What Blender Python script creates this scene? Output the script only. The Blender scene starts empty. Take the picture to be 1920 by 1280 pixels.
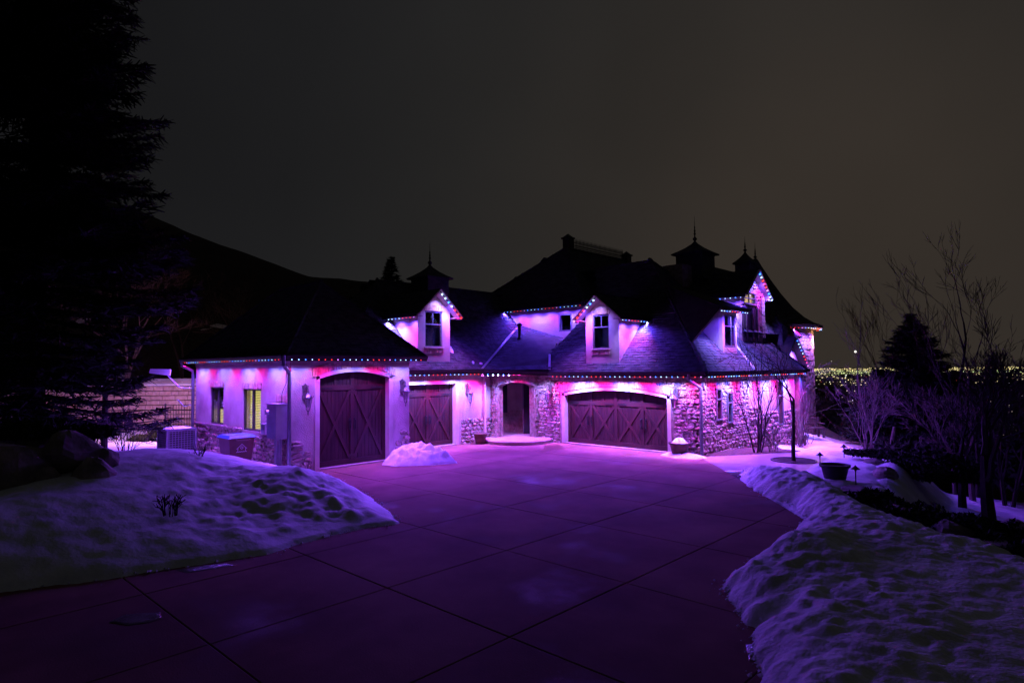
import bpy, math, random
import numpy as np
from mathutils import Vector, Matrix

random.seed(11)
rng = np.random.default_rng(11)
S = bpy.context.scene
COL = S.collection

# ------------------------------------------------------------------ camera, sky, exposure
# World axes follow the house: +x and +y run along its walls, the camera looks into the inner corner.
F = 1163.0                                   # focal length in pixels of the 1920-wide photograph
CAMH = 3.0
YAW = math.radians(43.4); PITCH = math.atan(50 / F); ROLL = math.radians(0.5)
fwd = Vector((-math.sin(YAW) * math.cos(PITCH), math.cos(YAW) * math.cos(PITCH), math.sin(PITCH)))
r0 = Vector((math.cos(YAW), math.sin(YAW), 0)); u0 = r0.cross(fwd)
right = r0 * math.cos(ROLL) - u0 * math.sin(ROLL); up = right.cross(fwd)
cd = bpy.data.cameras.new('camera'); cam = bpy.data.objects.new('camera', cd); COL.objects.link(cam)
cd.sensor_width = 36; cd.lens = F / 1920 * 36; cd.clip_start = 0.05; cd.clip_end = 90000
m = Matrix((right, up, -fwd)).transposed().to_4x4(); m.translation = (0, 0, CAMH)
cam.matrix_world = m
S.camera = cam

w = bpy.data.worlds.new('World'); S.world = w; w.use_nodes = True
nt = w.node_tree; nt.nodes.clear()
out = nt.nodes.new('ShaderNodeOutputWorld'); bg = nt.nodes.new('ShaderNodeBackground')
tc = nt.nodes.new('ShaderNodeTexCoord'); vm = nt.nodes.new('ShaderNodeVectorMath'); vm.operation = 'DOT_PRODUCT'
# light-polluted overcast: brighter towards the city, which lies to the right of the house
glow = (fwd + right * 0.56 + Vector((0, 0, 0.10))).normalized()
vm.inputs[1].default_value = glow
nt.links.new(tc.outputs['Generated'], vm.inputs[0])
cr = nt.nodes.new('ShaderNodeValToRGB')
cr.color_ramp.interpolation = 'B_SPLINE'
E0 = cr.color_ramp.elements
E0[0].position = 0.35; E0[0].color = (0.0075, 0.0075, 0.0085, 1)
E0[1].position = 1.00; E0[1].color = (0.0370, 0.0292, 0.0232, 1)
for p, c in ((0.66, (0.0115, 0.0115, 0.0125, 1)), (0.82, (0.0180, 0.0174, 0.0170, 1)), (0.94, (0.0262, 0.0224, 0.0194, 1))):
    e = E0.new(p); e.color = c
nz = nt.nodes.new('ShaderNodeTexNoise'); nz.inputs['Scale'].default_value = 2.2; nz.inputs['Detail'].default_value = 3
nt.links.new(tc.outputs['Generated'], nz.inputs['Vector'])
mr = nt.nodes.new('ShaderNodeMapRange'); mr.inputs[3].default_value = 0.72; mr.inputs[4].default_value = 1.28
nt.links.new(nz.outputs['Fac'], mr.inputs[0])
nt.links.new(vm.outputs['Value'], cr.inputs['Fac']); nt.links.new(cr.outputs['Color'], bg.inputs['Color'])
nt.links.new(mr.outputs[0], bg.inputs['Strength'])
nt.links.new(bg.outputs[0], out.inputs['Surface'])

S.view_settings.view_transform = 'Standard'; S.view_settings.look = 'None'
S.view_settings.exposure = 0.0; S.view_settings.gamma = 1.0; S.view_settings.use_curve_mapping = False
S.render.engine = 'CYCLES'
S.cycles.use_denoising = True
S.cycles.max_bounces = 5; S.cycles.diffuse_bounces = 3; S.cycles.glossy_bounces = 2
S.cycles.transmission_bounces = 4; S.cycles.transparent_max_bounces = 12
S.cycles.sample_clamp_indirect = 3.0
try: S.cycles.use_light_tree = True
except Exception: pass

LEDW = 56.0                                    # power of one eave bulb

# ------------------------------------------------------------------ helpers
def smooth(a, b, t):
    t = np.clip((np.asarray(t, float) - a) / (b - a), 0, 1); return t * t * (3 - 2 * t)
def lat(ix, iy, seed):
    h = np.sin(ix * 127.1 + iy * 311.7 + seed * 74.7) * 43758.5453
    return h - np.floor(h)
def vnoise(x, y, seed=0):
    ix = np.floor(x); iy = np.floor(y); fx = x - ix; fy = y - iy
    fx = fx * fx * (3 - 2 * fx); fy = fy * fy * (3 - 2 * fy)
    return (lat(ix, iy, seed) * (1 - fx) + lat(ix + 1, iy, seed) * fx) * (1 - fy) + (lat(ix, iy + 1, seed) * (1 - fx) + lat(ix + 1, iy + 1, seed) * fx) * fy
def fbm(x, y, seed=0, o=4):
    s = 0; a = 0.5
    for k in range(o):
        s = s + a * (vnoise(x, y, seed + k) - 0.5); x = x * 2.03 + 5.2; y = y * 2.03 + 1.3; a *= 0.5
    return s
CY_, SY_ = math.cos(YAW), math.sin(YAW)
def c2l(X, Y): return X * CY_ - Y * SY_, X * SY_ + Y * CY_          # (right, forward) of the camera -> scene
def l2c(x, y): return x * CY_ + y * SY_, -x * SY_ + y * CY_
def G(px, py, z=0.0):                                               # ground point seen at a pixel of the photograph
    d = fwd + right * ((px - 960) / F) - up * ((py - 640) / F)
    return Vector((0, 0, CAMH)) + d * ((z - CAMH) / d.z)
def DP(px, py, dep):
    return Vector((0, 0, CAMH)) + (fwd + right * ((px - 960) / F) - up * ((py - 640) / F)) * dep

ORG = {}
def tag(o, label=None, cat=None, group=None, kind=None):
    if label: o['label'] = label
    if cat: o['category'] = cat
    if group: o['group'] = group
    if kind: o['kind'] = kind
    return o
def org(o): return ORG.get(o.name, Vector((0, 0, 0))) if o else Vector((0, 0, 0))
def empty(name, loc, label=None, cat=None, group=None, parent=None):
    o = bpy.data.objects.new(name, None); COL.objects.link(o); loc = Vector(loc)
    o.empty_display_size = 0.2
    o.location = loc - org(parent); ORG[o.name] = loc
    if parent: o.parent = parent
    return tag(o, label, cat, group)
def mobj(name, me, parent=None, loc=None):
    o = bpy.data.objects.new(name, me); COL.objects.link(o)
    if parent: o.parent = parent
    if loc is not None: o.location = Vector(loc) - org(parent); ORG[o.name] = Vector(loc)
    else: ORG[o.name] = org(parent)
    return o
def basis(d):
    d = Vector(d).normalized()
    a = Vector((0, 0, 1)) if abs(d.z) < 0.95 else Vector((1, 0, 0))
    s = d.cross(a).normalized(); return d, s, s.cross(d).normalized()

class MB:
    def __init__(s): s.v = []; s.f = []
    def add(s, vs, fs):
        b = len(s.v); s.v += [tuple(q) for q in vs]; s.f += [tuple(b + i for i in f) for f in fs]; return s
    def box(s, c, size, ax=None):
        c = Vector(c); hx, hy, hz = size[0] / 2, size[1] / 2, size[2] / 2
        X, Y, Z = ax or (Vector((1, 0, 0)), Vector((0, 1, 0)), Vector((0, 0, 1)))
        vs = [c + X * (i * hx) + Y * (j * hy) + Z * (k * hz) for k in (-1, 1) for j in (-1, 1) for i in (-1, 1)]
        return s.add(vs, [(0, 2, 3, 1), (4, 5, 7, 6), (0, 1, 5, 4), (2, 6, 7, 3), (0, 4, 6, 2), (1, 3, 7, 5)])
    def bb(s, a, b):
        a = Vector(a); b = Vector(b); d = b - a
        return s.box((a + b) / 2, (abs(d.x), abs(d.y), abs(d.z)))
    def bar(s, a, b, wd, ht, upv=None):
        a = Vector(a); b = Vector(b); d, sd, u = basis(b - a)
        if upv is not None:
            u = Vector(upv).normalized(); sd = d.cross(u).normalized(); u = sd.cross(d).normalized()
        return s.box((a + b) / 2, ((b - a).length, wd, ht), (d, sd, u))
    def tube(s, pts, rad, n=6, cap=True):
        pts = [Vector(p) for p in pts]; N = len(pts); b = len(s.v)
        if not hasattr(rad, '__len__'): rad = [rad] * N
        prev = None
        for i, p in enumerate(pts):
            t = pts[min(i + 1, N - 1)] - pts[max(i - 1, 0)]
            if t.length < 1e-9: t = Vector((0, 0, 1))
            t.normalize()
            if prev is None: _, sd, u = basis(t)
            else:
                sd = prev - t * prev.dot(t)
                if sd.length < 1e-6: _, sd, u = basis(t)
                sd.normalize(); u = sd.cross(t)
            prev = sd
            for k in range(n):
                a = 2 * math.pi * k / n
                s.v.append(tuple(p + (sd * math.cos(a) + u * math.sin(a)) * rad[i]))
        for i in range(N - 1):
            for k in range(n):
                k2 = (k + 1) % n
                s.f.append((b + i * n + k, b + i * n + k2, b + (i + 1) * n + k2, b + (i + 1) * n + k))
        if cap:
            s.f.append(tuple(b + k for k in range(n - 1, -1, -1))); s.f.append(tuple(b + (N - 1) * n + k for k in range(n)))
        return s
    def lathe(s, prof, c, n=16, a0=0, a1=2 * math.pi, rot=0):
        c = Vector(c); full = abs(a1 - a0 - 2 * math.pi) < 1e-6; b = len(s.v); m_ = n if full else n + 1
        for r, z in prof:
            for k in range(m_):
                a = rot + a0 + (a1 - a0) * k / n
                s.v.append((c.x + r * math.cos(a), c.y + r * math.sin(a), c.z + z))
        for i in range(len(prof) - 1):
            for k in range(n):
                k2 = (k + 1) % m_
                s.f.append((b + i * m_ + k, b + i * m_ + k2, b + (i + 1) * m_ + k2, b + (i + 1) * m_ + k))
        return s
    def prism(s, poly, ext):
        poly = [Vector(p) for p in poly]; ext = Vector(ext); n = len(poly)
        return s.add(poly + [p + ext for p in poly], [tuple(range(n - 1, -1, -1)), tuple(range(n, 2 * n))] + [(i, (i + 1) % n, n + (i + 1) % n, n + i) for i in range(n)])
    def mesh(s, name, off=Vector((0, 0, 0)), mat=None, sm=False):
        me = bpy.data.meshes.new(name)
        me.from_pydata([(x - off.x, y - off.y, z - off.z) for x, y, z in s.v], [], s.f)
        if mat: me.materials.append(mat)
        if sm: me.polygons.foreach_set('use_smooth', [True] * len(me.polygons))
        me.validate(); return me
    def build(s, name, mat, parent=None, sm=False, loc=None, **k):
        L = Vector(loc) if loc is not None else org(parent)
        o = mobj(name, s.mesh(name, L, mat, sm), parent, loc)
        return tag(o, **k)
def np_obj(name, V, Fc, mat, parent=None, sm=True, **k):
    me = bpy.data.meshes.new(name); o_ = org(parent)
    V = np.asarray(V, np.float32) - np.array(o_, np.float32); Fc = np.asarray(Fc, np.int32)
    nf, k_ = Fc.shape
    me.vertices.add(len(V)); me.vertices.foreach_set('co', V.ravel())
    me.loops.add(nf * k_); me.loops.foreach_set('vertex_index', Fc.ravel())
    me.polygons.add(nf); me.polygons.foreach_set('loop_start', np.arange(0, nf * k_, k_, dtype=np.int32))
    me.polygons.foreach_set('loop_total', np.full(nf, k_, np.int32))
    me.update(calc_edges=True)
    if sm: me.polygons.foreach_set('use_smooth', np.ones(nf, bool))
    if mat: me.materials.append(mat)
    o = mobj(name, me, parent); return tag(o, **k)
def grid_faces(nx, ny):
    i = np.arange(nx * ny).reshape(ny, nx)
    return np.stack([i[:-1, :-1].ravel(), i[:-1, 1:].ravel(), i[1:, 1:].ravel(), i[1:, :-1].ravel()], 1)

# ------------------------------------------------------------------ materials
MATS = {}
def mat(name, c1, c2=None, rough=0.8, scale=3.0, detail=5, bump=0.0, bscale=None, metal=0.0, objrand=0.0, spec=0.3, lo=0.35, hi=0.65, stretch=None):
    if name in MATS: return MATS[name]
    M = bpy.data.materials.new(name); M.use_nodes = True; n = M.node_tree; b = n.nodes['Principled BSDF']
    b.inputs['Roughness'].default_value = rough; b.inputs['Metallic'].default_value = metal
    b.inputs['Specular IOR Level'].default_value = spec
    t = n.nodes.new('ShaderNodeNewGeometry'); src = t.outputs['Position']
    if stretch:
        mp = n.nodes.new('ShaderNodeMapping'); mp.inputs['Scale'].default_value = stretch
        n.links.new(src, mp.inputs['Vector']); src = mp.outputs[0]
    nz = n.nodes.new('ShaderNodeTexNoise'); nz.inputs['Scale'].default_value = scale; nz.inputs['Detail'].default_value = detail
    n.links.new(src, nz.inputs['Vector'])
    r = n.nodes.new('ShaderNodeValToRGB'); e = r.color_ramp.elements
    e[0].position = lo; e[1].position = hi; e[0].color = (*c1, 1); e[1].color = (*(c2 or c1), 1)
    n.links.new(nz.outputs['Fac'], r.inputs['Fac']); colr = r.outputs['Color']
    if objrand:
        oi = n.nodes.new('ShaderNodeObjectInfo'); mr = n.nodes.new('ShaderNodeMapRange')
        mr.inputs[3].default_value = 1 - objrand; mr.inputs[4].default_value = 1 + objrand
        n.links.new(oi.outputs['Random'], mr.inputs[0])
        mx = n.nodes.new('ShaderNodeVectorMath'); mx.operation = 'SCALE'
        n.links.new(colr, mx.inputs[0]); n.links.new(mr.outputs[0], mx.inputs['Scale']); colr = mx.outputs[0]
    n.links.new(colr, b.inputs['Base Color'])
    if bump:
        nb = n.nodes.new('ShaderNodeTexNoise'); nb.inputs['Scale'].default_value = bscale or scale * 6; nb.inputs['Detail'].default_value = 6
        n.links.new(src, nb.inputs['Vector'])
        bp = n.nodes.new('ShaderNodeBump'); bp.inputs['Strength'].default_value = bump; bp.inputs['Distance'].default_value = 0.03
        n.links.new(nb.outputs['Fac'], bp.inputs['Height']); n.links.new(bp.outputs[0], b.inputs['Normal'])
    MATS[name] = M; return M
def emit(name, col, st, sample=False):
    if name in MATS: return MATS[name]
    M = bpy.data.materials.new(name); M.use_nodes = True; n = M.node_tree; b = n.nodes['Principled BSDF']
    b.inputs['Base Color'].default_value = (0.02, 0.02, 0.02, 1)
    b.inputs['Emission Color'].default_value = (*col, 1); b.inputs['Emission Strength'].default_value = st
    if not sample: M.cycles.emission_sampling = 'NONE'
    MATS[name] = M; return M
def glassm():
    if 'glass' in MATS: return MATS['glass']
    M = bpy.data.materials.new('glass'); M.use_nodes = True; n = M.node_tree
    o = n.nodes['Material Output']; n.nodes.remove(n.nodes['Principled BSDF'])
    tr = n.nodes.new('ShaderNodeBsdfTransparent'); gl = n.nodes.new('ShaderNodeBsdfGlossy'); gl.inputs['Roughness'].default_value = 0.03
    tr.inputs['Color'].default_value = (0.86, 0.9, 0.9, 1)
    lw = n.nodes.new('ShaderNodeLayerWeight'); pw = n.nodes.new('ShaderNodeMath'); pw.operation = 'POWER'; pw.inputs[1].default_value = 5.0; fr = n.nodes.new('ShaderNodeMapRange'); fr.inputs[3].default_value = 0.045; fr.inputs[4].default_value = 1.0; n.links.new(lw.outputs['Facing'], pw.inputs[0]); n.links.new(pw.outputs[0], fr.inputs[0])
    mx = n.nodes.new('ShaderNodeMixShader')
    n.links.new(fr.outputs[0], mx.inputs[0]); n.links.new(tr.outputs[0], mx.inputs[1]); n.links.new(gl.outputs[0], mx.inputs[2]); n.links.new(mx.outputs[0], o.inputs['Surface'])
    MATS['glass'] = M; return M

stucco = mat('stucco', (0.31, 0.235, 0.215), (0.53, 0.44, 0.40), 0.9, 1.1, 8, 0.5, 26, lo=0.28, hi=0.60)
stonem = mat('stone', (0.22, 0.15, 0.125), (0.42, 0.32, 0.27), 0.95, 7, 6, 0.6, 30, objrand=0.26)
mortar = mat('mortar', (0.19, 0.14, 0.12), (0.30, 0.23, 0.20), 0.95, 8, 4, 0.4, 40)
brickm = mat('brick', (0.34, 0.20, 0.16), (0.52, 0.36, 0.30), 0.9, 9, 4, 0.4, 40, objrand=0.25)
doorw = mat('door_wood', (0.026, 0.008, 0.011), (0.044, 0.014, 0.017), 0.55, 2.2, 6, 0.15, 40, stretch=(3, 3, 0.35))
doorw2 = mat('door_trim_wood', (0.033, 0.011, 0.014), (0.054, 0.018, 0.020), 0.5, 2.2, 6, 0.15, 40, objrand=0.12)
trim = mat('trim_paint', (0.50, 0.42, 0.36), (0.60, 0.52, 0.45), 0.7, 3, 4, 0.1, 30)
soffitm = mat('soffit_paint', (0.24, 0.18, 0.15), (0.32, 0.25, 0.21), 0.7, 3, 4)
fascia = mat('fascia_paint', (0.018, 0.014, 0.014), (0.03, 0.024, 0.022), 0.5, 4, 3)
gutm = mat('gutter_metal', (0.022, 0.018, 0.018), (0.035, 0.03, 0.028), 0.35, 4, 3, metal=0.3, spec=0.5)
dspm = mat('downspout_metal', (0.13, 0.14, 0.15), (0.19, 0.20, 0.21), 0.35, 4, 3, metal=0.5, spec=0.5)
shing = mat('shingle', (0.040, 0.039, 0.045), (0.098, 0.096, 0.108), 0.9, 3.4, 6, 0.5, 60, spec=0.25, stretch=(1, 1, 3))
deckm = mat('roof_deck', (0.03, 0.027, 0.026), (0.05, 0.045, 0.043), 0.9, 3, 3)
flash = mat('flashing', (0.42, 0.40, 0.38), (0.55, 0.52, 0.50), 0.4, 6, 3, metal=0.4)
iron = mat('wrought_iron', (0.02, 0.018, 0.018), (0.035, 0.03, 0.03), 0.45, 8, 3, metal=0.5, spec=0.5)
bronze = mat('lantern_bronze', (0.10, 0.09, 0.085), (0.17, 0.15, 0.14), 0.4, 14, 3, metal=0.6, spec=0.5)
winf = mat('window_frame', (0.11, 0.115, 0.12), (0.16, 0.165, 0.17), 0.5, 6, 3)
winl = mat('window_frame_light', (0.24, 0.25, 0.26), (0.32, 0.33, 0.34), 0.5, 6, 3)
winfd = mat('window_frame_dark', (0.035, 0.03, 0.03), (0.055, 0.05, 0.05), 0.5, 6, 3)
interior = mat('dark_room', (0.012, 0.011, 0.012), (0.02, 0.018, 0.02), 0.9, 2, 2)
conc = mat('driveway_concrete', (0.185, 0.078, 0.062), (0.320, 0.155, 0.128), 0.85, 0.8, 10, 0.12, 45, objrand=0.08, lo=0.25, hi=0.75, spec=0.08)
# old stains and damp patches in the driveway concrete
n = conc.node_tree; bs = n.nodes['Principled BSDF']; lk = bs.inputs['Base Color'].links[0].from_socket
geo = n.nodes.new('ShaderNodeNewGeometry'); n1 = n.nodes.new('ShaderNodeTexNoise'); n1.inputs['Scale'].default_value = 0.33; n1.inputs['Detail'].default_value = 9; n1.inputs['Roughness'].default_value = 0.62
n.links.new(geo.outputs['Position'], n1.inputs['Vector'])
q1 = n.nodes.new('ShaderNodeMapRange'); q1.inputs[1].default_value = 0.36; q1.inputs[2].default_value = 0.62; q1.inputs[3].default_value = 0.62; q1.inputs[4].default_value = 1.12
n.links.new(n1.outputs['Fac'], q1.inputs[0]); sc = n.nodes.new('ShaderNodeVectorMath'); sc.operation = 'SCALE'
n.links.new(lk, sc.inputs[0]); n.links.new(q1.outputs[0], sc.inputs['Scale']); n.links.new(sc.outputs[0], bs.inputs['Base Color'])
q2 = n.nodes.new('ShaderNodeMapRange'); q2.inputs[1].default_value = 0.34; q2.inputs[2].default_value = 0.46; q2.inputs[3].default_value = 0.5; q2.inputs[4].default_value = 0.88
n.links.new(n1.outputs['Fac'], q2.inputs[0]); n.links.new(q2.outputs[0], bs.inputs['Roughness'])
stepm = mat('step_concrete', (0.30, 0.22, 0.20), (0.42, 0.33, 0.30), 0.8, 2, 6, 0.2, 40)
soil = mat('soil', (0.022, 0.015, 0.012), (0.055, 0.040, 0.032), 0.95, 4, 7, 0.8, 18)
mulch = mat('mulch', (0.05, 0.028, 0.022), (0.12, 0.07, 0.055), 0.95, 12, 6, 1.0, 30)
snowm = mat('snow', (0.70, 0.72, 0.75), (0.86, 0.87, 0.88), 0.75, 2.0, 7, 0.32, 13, spec=0.3)
snowd = mat('old_snow', (0.62, 0.62, 0.63), (0.86, 0.87, 0.88), 0.7, 1.6, 8, 0.7, 18, spec=0.35)
icem = mat('icy_walk', (0.34, 0.26, 0.24), (0.50, 0.42, 0.40), 0.28, 1.2, 7, 0.15, 12, spec=0.6)
rock = mat('boulder_rock', (0.15, 0.125, 0.115), (0.38, 0.31, 0.28), 0.9, 2.2, 7, 0.8, 9, objrand=0.25)
blockm = mat('block', (0.44, 0.33, 0.27), (0.60, 0.47, 0.39), 0.95, 5, 6, 0.7, 24, objrand=0.16)
bark = mat('bark', (0.018, 0.013, 0.011), (0.040, 0.030, 0.025), 0.95, 7, 6, 0.7, 30, stretch=(1, 1, 0.3))
barkp = mat('pale_bark', (0.075, 0.055, 0.05), (0.15, 0.115, 0.10), 0.9, 9, 5, 0.5, 30, stretch=(1, 1, 0.4))
needle = mat('needles', (0.009, 0.013, 0.008), (0.020, 0.029, 0.017), 0.9, 2, 5)
shrubm = mat('shrub_leaf', (0.015, 0.02, 0.012), (0.035, 0.045, 0.025), 0.9, 3, 4)
terra = mat('pot_clay', (0.07, 0.035, 0.028), (0.12, 0.06, 0.05), 0.7, 6, 5, 0.3, 30)
woodb = mat('bench_wood', (0.06, 0.042, 0.035), (0.11, 0.08, 0.065), 0.8, 5, 5, 0.3, 30, stretch=(1, 1, 3))
plasb = mat('bin_plastic', (0.09, 0.035, 0.03), (0.12, 0.05, 0.042), 0.5, 4, 3)
plasl = mat('lid_plastic', (0.05, 0.16, 0.42), (0.09, 0.24, 0.55), 0.45, 9, 4)
metalg = mat('grey_metal', (0.28, 0.29, 0.31), (0.36, 0.37, 0.39), 0.45, 3, 4, metal=0.2)
white = mat('white_paint', (0.68, 0.68, 0.68), (0.76, 0.76, 0.76), 0.5, 4, 3)
black = mat('black_rubber', (0.015, 0.015, 0.015), (0.025, 0.025, 0.025), 0.6, 4, 3)

# ------------------------------------------------------------------ terrain
def xb(Y): return np.where(Y < 13, 7.3, 7.3 + (np.minimum(Y, 26) - 13) * 0.72)
PR_X = np.array([-900, 0, 250, 350, 440, 580, 700, 800, 960, 1200]); PR_Y = np.array([250, 330, 388, 436, 466, 517, 530, 556, 640, 700])
def T(x, y):
    x = np.asarray(x, float); y = np.asarray(y, float); X, Y = l2c(x, y)
    z = -0.6 * smooth(21, 29, y) * smooth(-12.0, -9.0, x)
    e = X - xb(Y)
    dr = -1.25 * smooth(0, 1.7, e) - 0.11 * np.maximum(0, e - 2) - 0.45 * np.maximum(0, e - 20)
    z = z + dr
    bk = np.where(X > -2, 1, 0) * -0.55 * np.maximum(0, Y - 34 - 0.25 * np.abs(X - 14))
    z = z + bk
    z = np.maximum(z, -262)
    Ys = np.maximum(Y, 1.0); px = 960 + F * X / Ys
    ys = np.interp(px, PR_X, PR_Y)
    zr = np.maximum(0, CAMH + (690 - ys) / F * 95)
    hill = zr * smooth(31, 97, Y) * (1 + 0.05 * fbm(x * 0.12, y * 0.12, 5)) * np.where(Y > 31, 1, 0)
    ter = 2.45 * smooth(31.1, 31.5, Y) * smooth(-10, -13.5, X)
    left = np.where(X < 4, 1, 0) * np.maximum(hill, ter) + np.where(X < 4, 0.15 * fbm(x * 0.6, y * 0.6, 9), 0) * smooth(31, 34, Y)
    z = np.where((X < 4) & (Y > 31), np.maximum(left, 0), z)
    back = 0.12 * np.maximum(0, -Y - 6) * np.where(Y < 0, 1, 0)
    z = np.where(Y < 0, np.minimum(z, 0) + np.minimum(back, 30), z)
    return z
def Tz(x, y): return float(T(np.array([x]), np.array([y]))[0])
def axis(lo, hi, step, far, g=1.25):
    a = list(np.arange(lo, hi + 1e-6, step)); s = step
    while a[-1] < far: s *= g; a.append(a[-1] + s)
    s = step; b = []; q = lo
    while q > -far: s *= g; q -= s; b.append(q)
    return np.array(b[::-1] + a)
ax_ = axis(-48, 34, 0.55, 60000); ay_ = axis(-8, 100, 0.55, 60000)
XX, YY = np.meshgrid(ax_, ay_); lx, ly = c2l(XX, YY); zz = T(lx, ly) - 0.07
dd = np.hypot(XX, YY)
zz = np.where(dd > 400, np.where((XX < 0.1 * YY) & (YY > 0), zz, np.maximum(zz, -262)), zz)
np_obj('ground', np.stack([lx, ly, zz], -1).reshape(-1, 3), grid_faces(len(ax_), len(ay_)), soil, kind='structure')

def sdf(px, py, poly):
    """signed distance to a polygon, positive inside"""
    d = np.full(px.shape, 1e9); ins = np.zeros(px.shape, bool); n = len(poly)
    for i in range(n):
        ax, ay = poly[i][0], poly[i][1]; bx, by = poly[(i + 1) % n][0], poly[(i + 1) % n][1]
        ex, ey = bx - ax, by - ay; wx, wy = px - ax, py - ay
        t = np.clip((wx * ex + wy * ey) / (ex * ex + ey * ey + 1e-12), 0, 1)
        d = np.minimum(d, np.hypot(wx - ex * t, wy - ey * t))
        c = ((ay <= py) & (by > py)) | ((by <= py) & (ay > py))
        xi = ax + (py - ay) / np.where(abs(by - ay) < 1e-12, 1e-12, by - ay) * ex
        ins ^= c & (px < xi)
    return np.where(ins, d, -d)
def patch(name, poly, res, hf, mt, **k):
    """sheet over a polygon; hf(x, y, d) is its height over the terrain, negative where it dives under"""
    P_ = np.array([[p[0], p[1]] for p in poly]); x0, y0 = P_.min(0) - 0.4; x1, y1 = P_.max(0) + 0.4
    xs = np.arange(x0, x1, res); ys = np.arange(y0, y1, res); x, y = np.meshgrid(xs, ys)
    d = sdf(x, y, P_) + k.pop('jit', 0.0) * fbm(x * 2.6, y * 2.6, 3, 3)
    z = T(x, y) + hf(x, y, d)
    f = grid_faces(len(xs), len(ys)); keep = (d.ravel()[f] > -0.3).any(1)
    f = f[keep]; used = np.unique(f); idx = np.full(x.size, -1); idx[used] = np.arange(len(used))
    V = np.stack([x, y, z], -1).reshape(-1, 3)[used]
    return np_obj(name, V, idx[f], mt, **k)

# driveway: concrete slabs with open joints, cut along the planted edge on the right
drive = MB().prism([(-19.0, -6.0, -0.05), (2.0, -6.0, -0.05), (0.6, 7.0, -0.05), (-4.0, 12.5, -0.05), (-9.2, 18.9, -0.05), (-9.8, 19.6, -0.05), (-19.0, 19.6, -0.05)], (0, 0, 0.022)).build('driveway', mat('joint_dirt', (0.07, 0.04, 0.035), (0.11, 0.065, 0.055), 0.95, 10, 4), kind='structure', label='stamped tan concrete driveway in large square slabs')
ea, eb = Vector((-8.35, 17.75)), Vector((-4.26, 12.75))
def cutpoly(poly, a, b):
    o = []; n = len(poly); sd = lambda p: (b[0] - a[0]) * (p[1] - a[1]) - (b[1] - a[1]) * (p[0] - a[0])
    for i in range(n):
        p, q = poly[i], poly[(i + 1) % n]; s1, s2 = sd(p), sd(q)
        if s1 >= 0: o.append(p)
        if s1 * s2 < 0:
            t = s1 / (s1 - s2); o.append((p[0] + (q[0] - p[0]) * t, p[1] + (q[1] - p[1]) * t))
    return o
gx = [-18.85, -16.5, -14.15, -11.82, -9.48, -7.22, -4.9, -2.55, -0.2]; gy = [-3.9, -1.9, 0.4, 2.75, 5.1, 7.45, 9.76, 12.07, 14.35, 16.8, 19.45]
for i in range(len(gx) - 1):
    for j in range(len(gy) - 1):
        g = 0.0055
        pl = [(gx[i] + g, gy[j] + g), (gx[i + 1] - g, gy[j] + g), (gx[i + 1] - g, gy[j + 1] - g), (gx[i] + g, gy[j + 1] - g)]
        pl = cutpoly(pl, eb, ea)
        if len(pl) < 3 or l2c(gx[i] + 1, gy[j] + 1)[0] > 8.2: continue
        if gx[i] > -16.6 and gx[i + 1] < 0.5 or True:
            cx = sum(p[0] for p in pl) / len(pl); cy_ = sum(p[1] for p in pl) / len(pl); tz = random.uniform(-0.002, 0.002)
            inn = [(p[0] + (cx - p[0]) * 0.008, p[1] + (cy_ - p[1]) * 0.008) for p in pl]; n = len(pl)
            vs = [(p[0], p[1], -0.03) for p in pl] + [(p[0], p[1], -0.006 + tz) for p in pl] + [(p[0], p[1], tz) for p in inn]
            fs = [tuple(range(2 * n, 3 * n))] + [(a, (a + 1) % n, n + (a + 1) % n, n + a) for a in range(n)] + [(n + a, n + (a + 1) % n, 2 * n + (a + 1) % n, 2 * n + a) for a in range(n)]
            MB().add(vs, fs).build('slab', conc, drive)

def g2(pts, z=0.0): return [tuple(G(a, b, z)[:2]) for a, b in pts]
# walkway curving round the right end of the house to the patio
walk = [(-9.5, 19.0), (-7.9, 17.2), (-6.2, 18.1), (-5.6, 19.6), (-5.9, 22.0), (-6.1, 25.0), (-5.6, 27.2), (-6.2, 29.0), (-8.0, 32.0), (-10.2, 33.0), (-10.2, 29.3), (-8.9, 28.6), (-8.3, 25.5), (-8.0, 22.6), (-8.6, 21.2), (-9.6, 20.2)]
patch('walkway', walk, 0.09, lambda x, y, d: np.clip(d * 0.8, -0.12, 0.012), icem, kind='structure', label='icy concrete walkway curving past the stone end wall')
bed = [(-9.76, 19.3), (-9.4, 19.7), (-8.5, 21.1), (-7.9, 22.6), (-8.2, 25.5), (-8.8, 28.4), (-9.76, 28.4)]
patch('planting_bed', bed, 0.09, lambda x, y, d: np.clip(d * 0.6, -0.12, 0.05) + 0.03 * fbm(x * 6, y * 6, 2), mulch, kind='structure', label='strip of reddish mulch at the foot of the stone wall')

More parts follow.
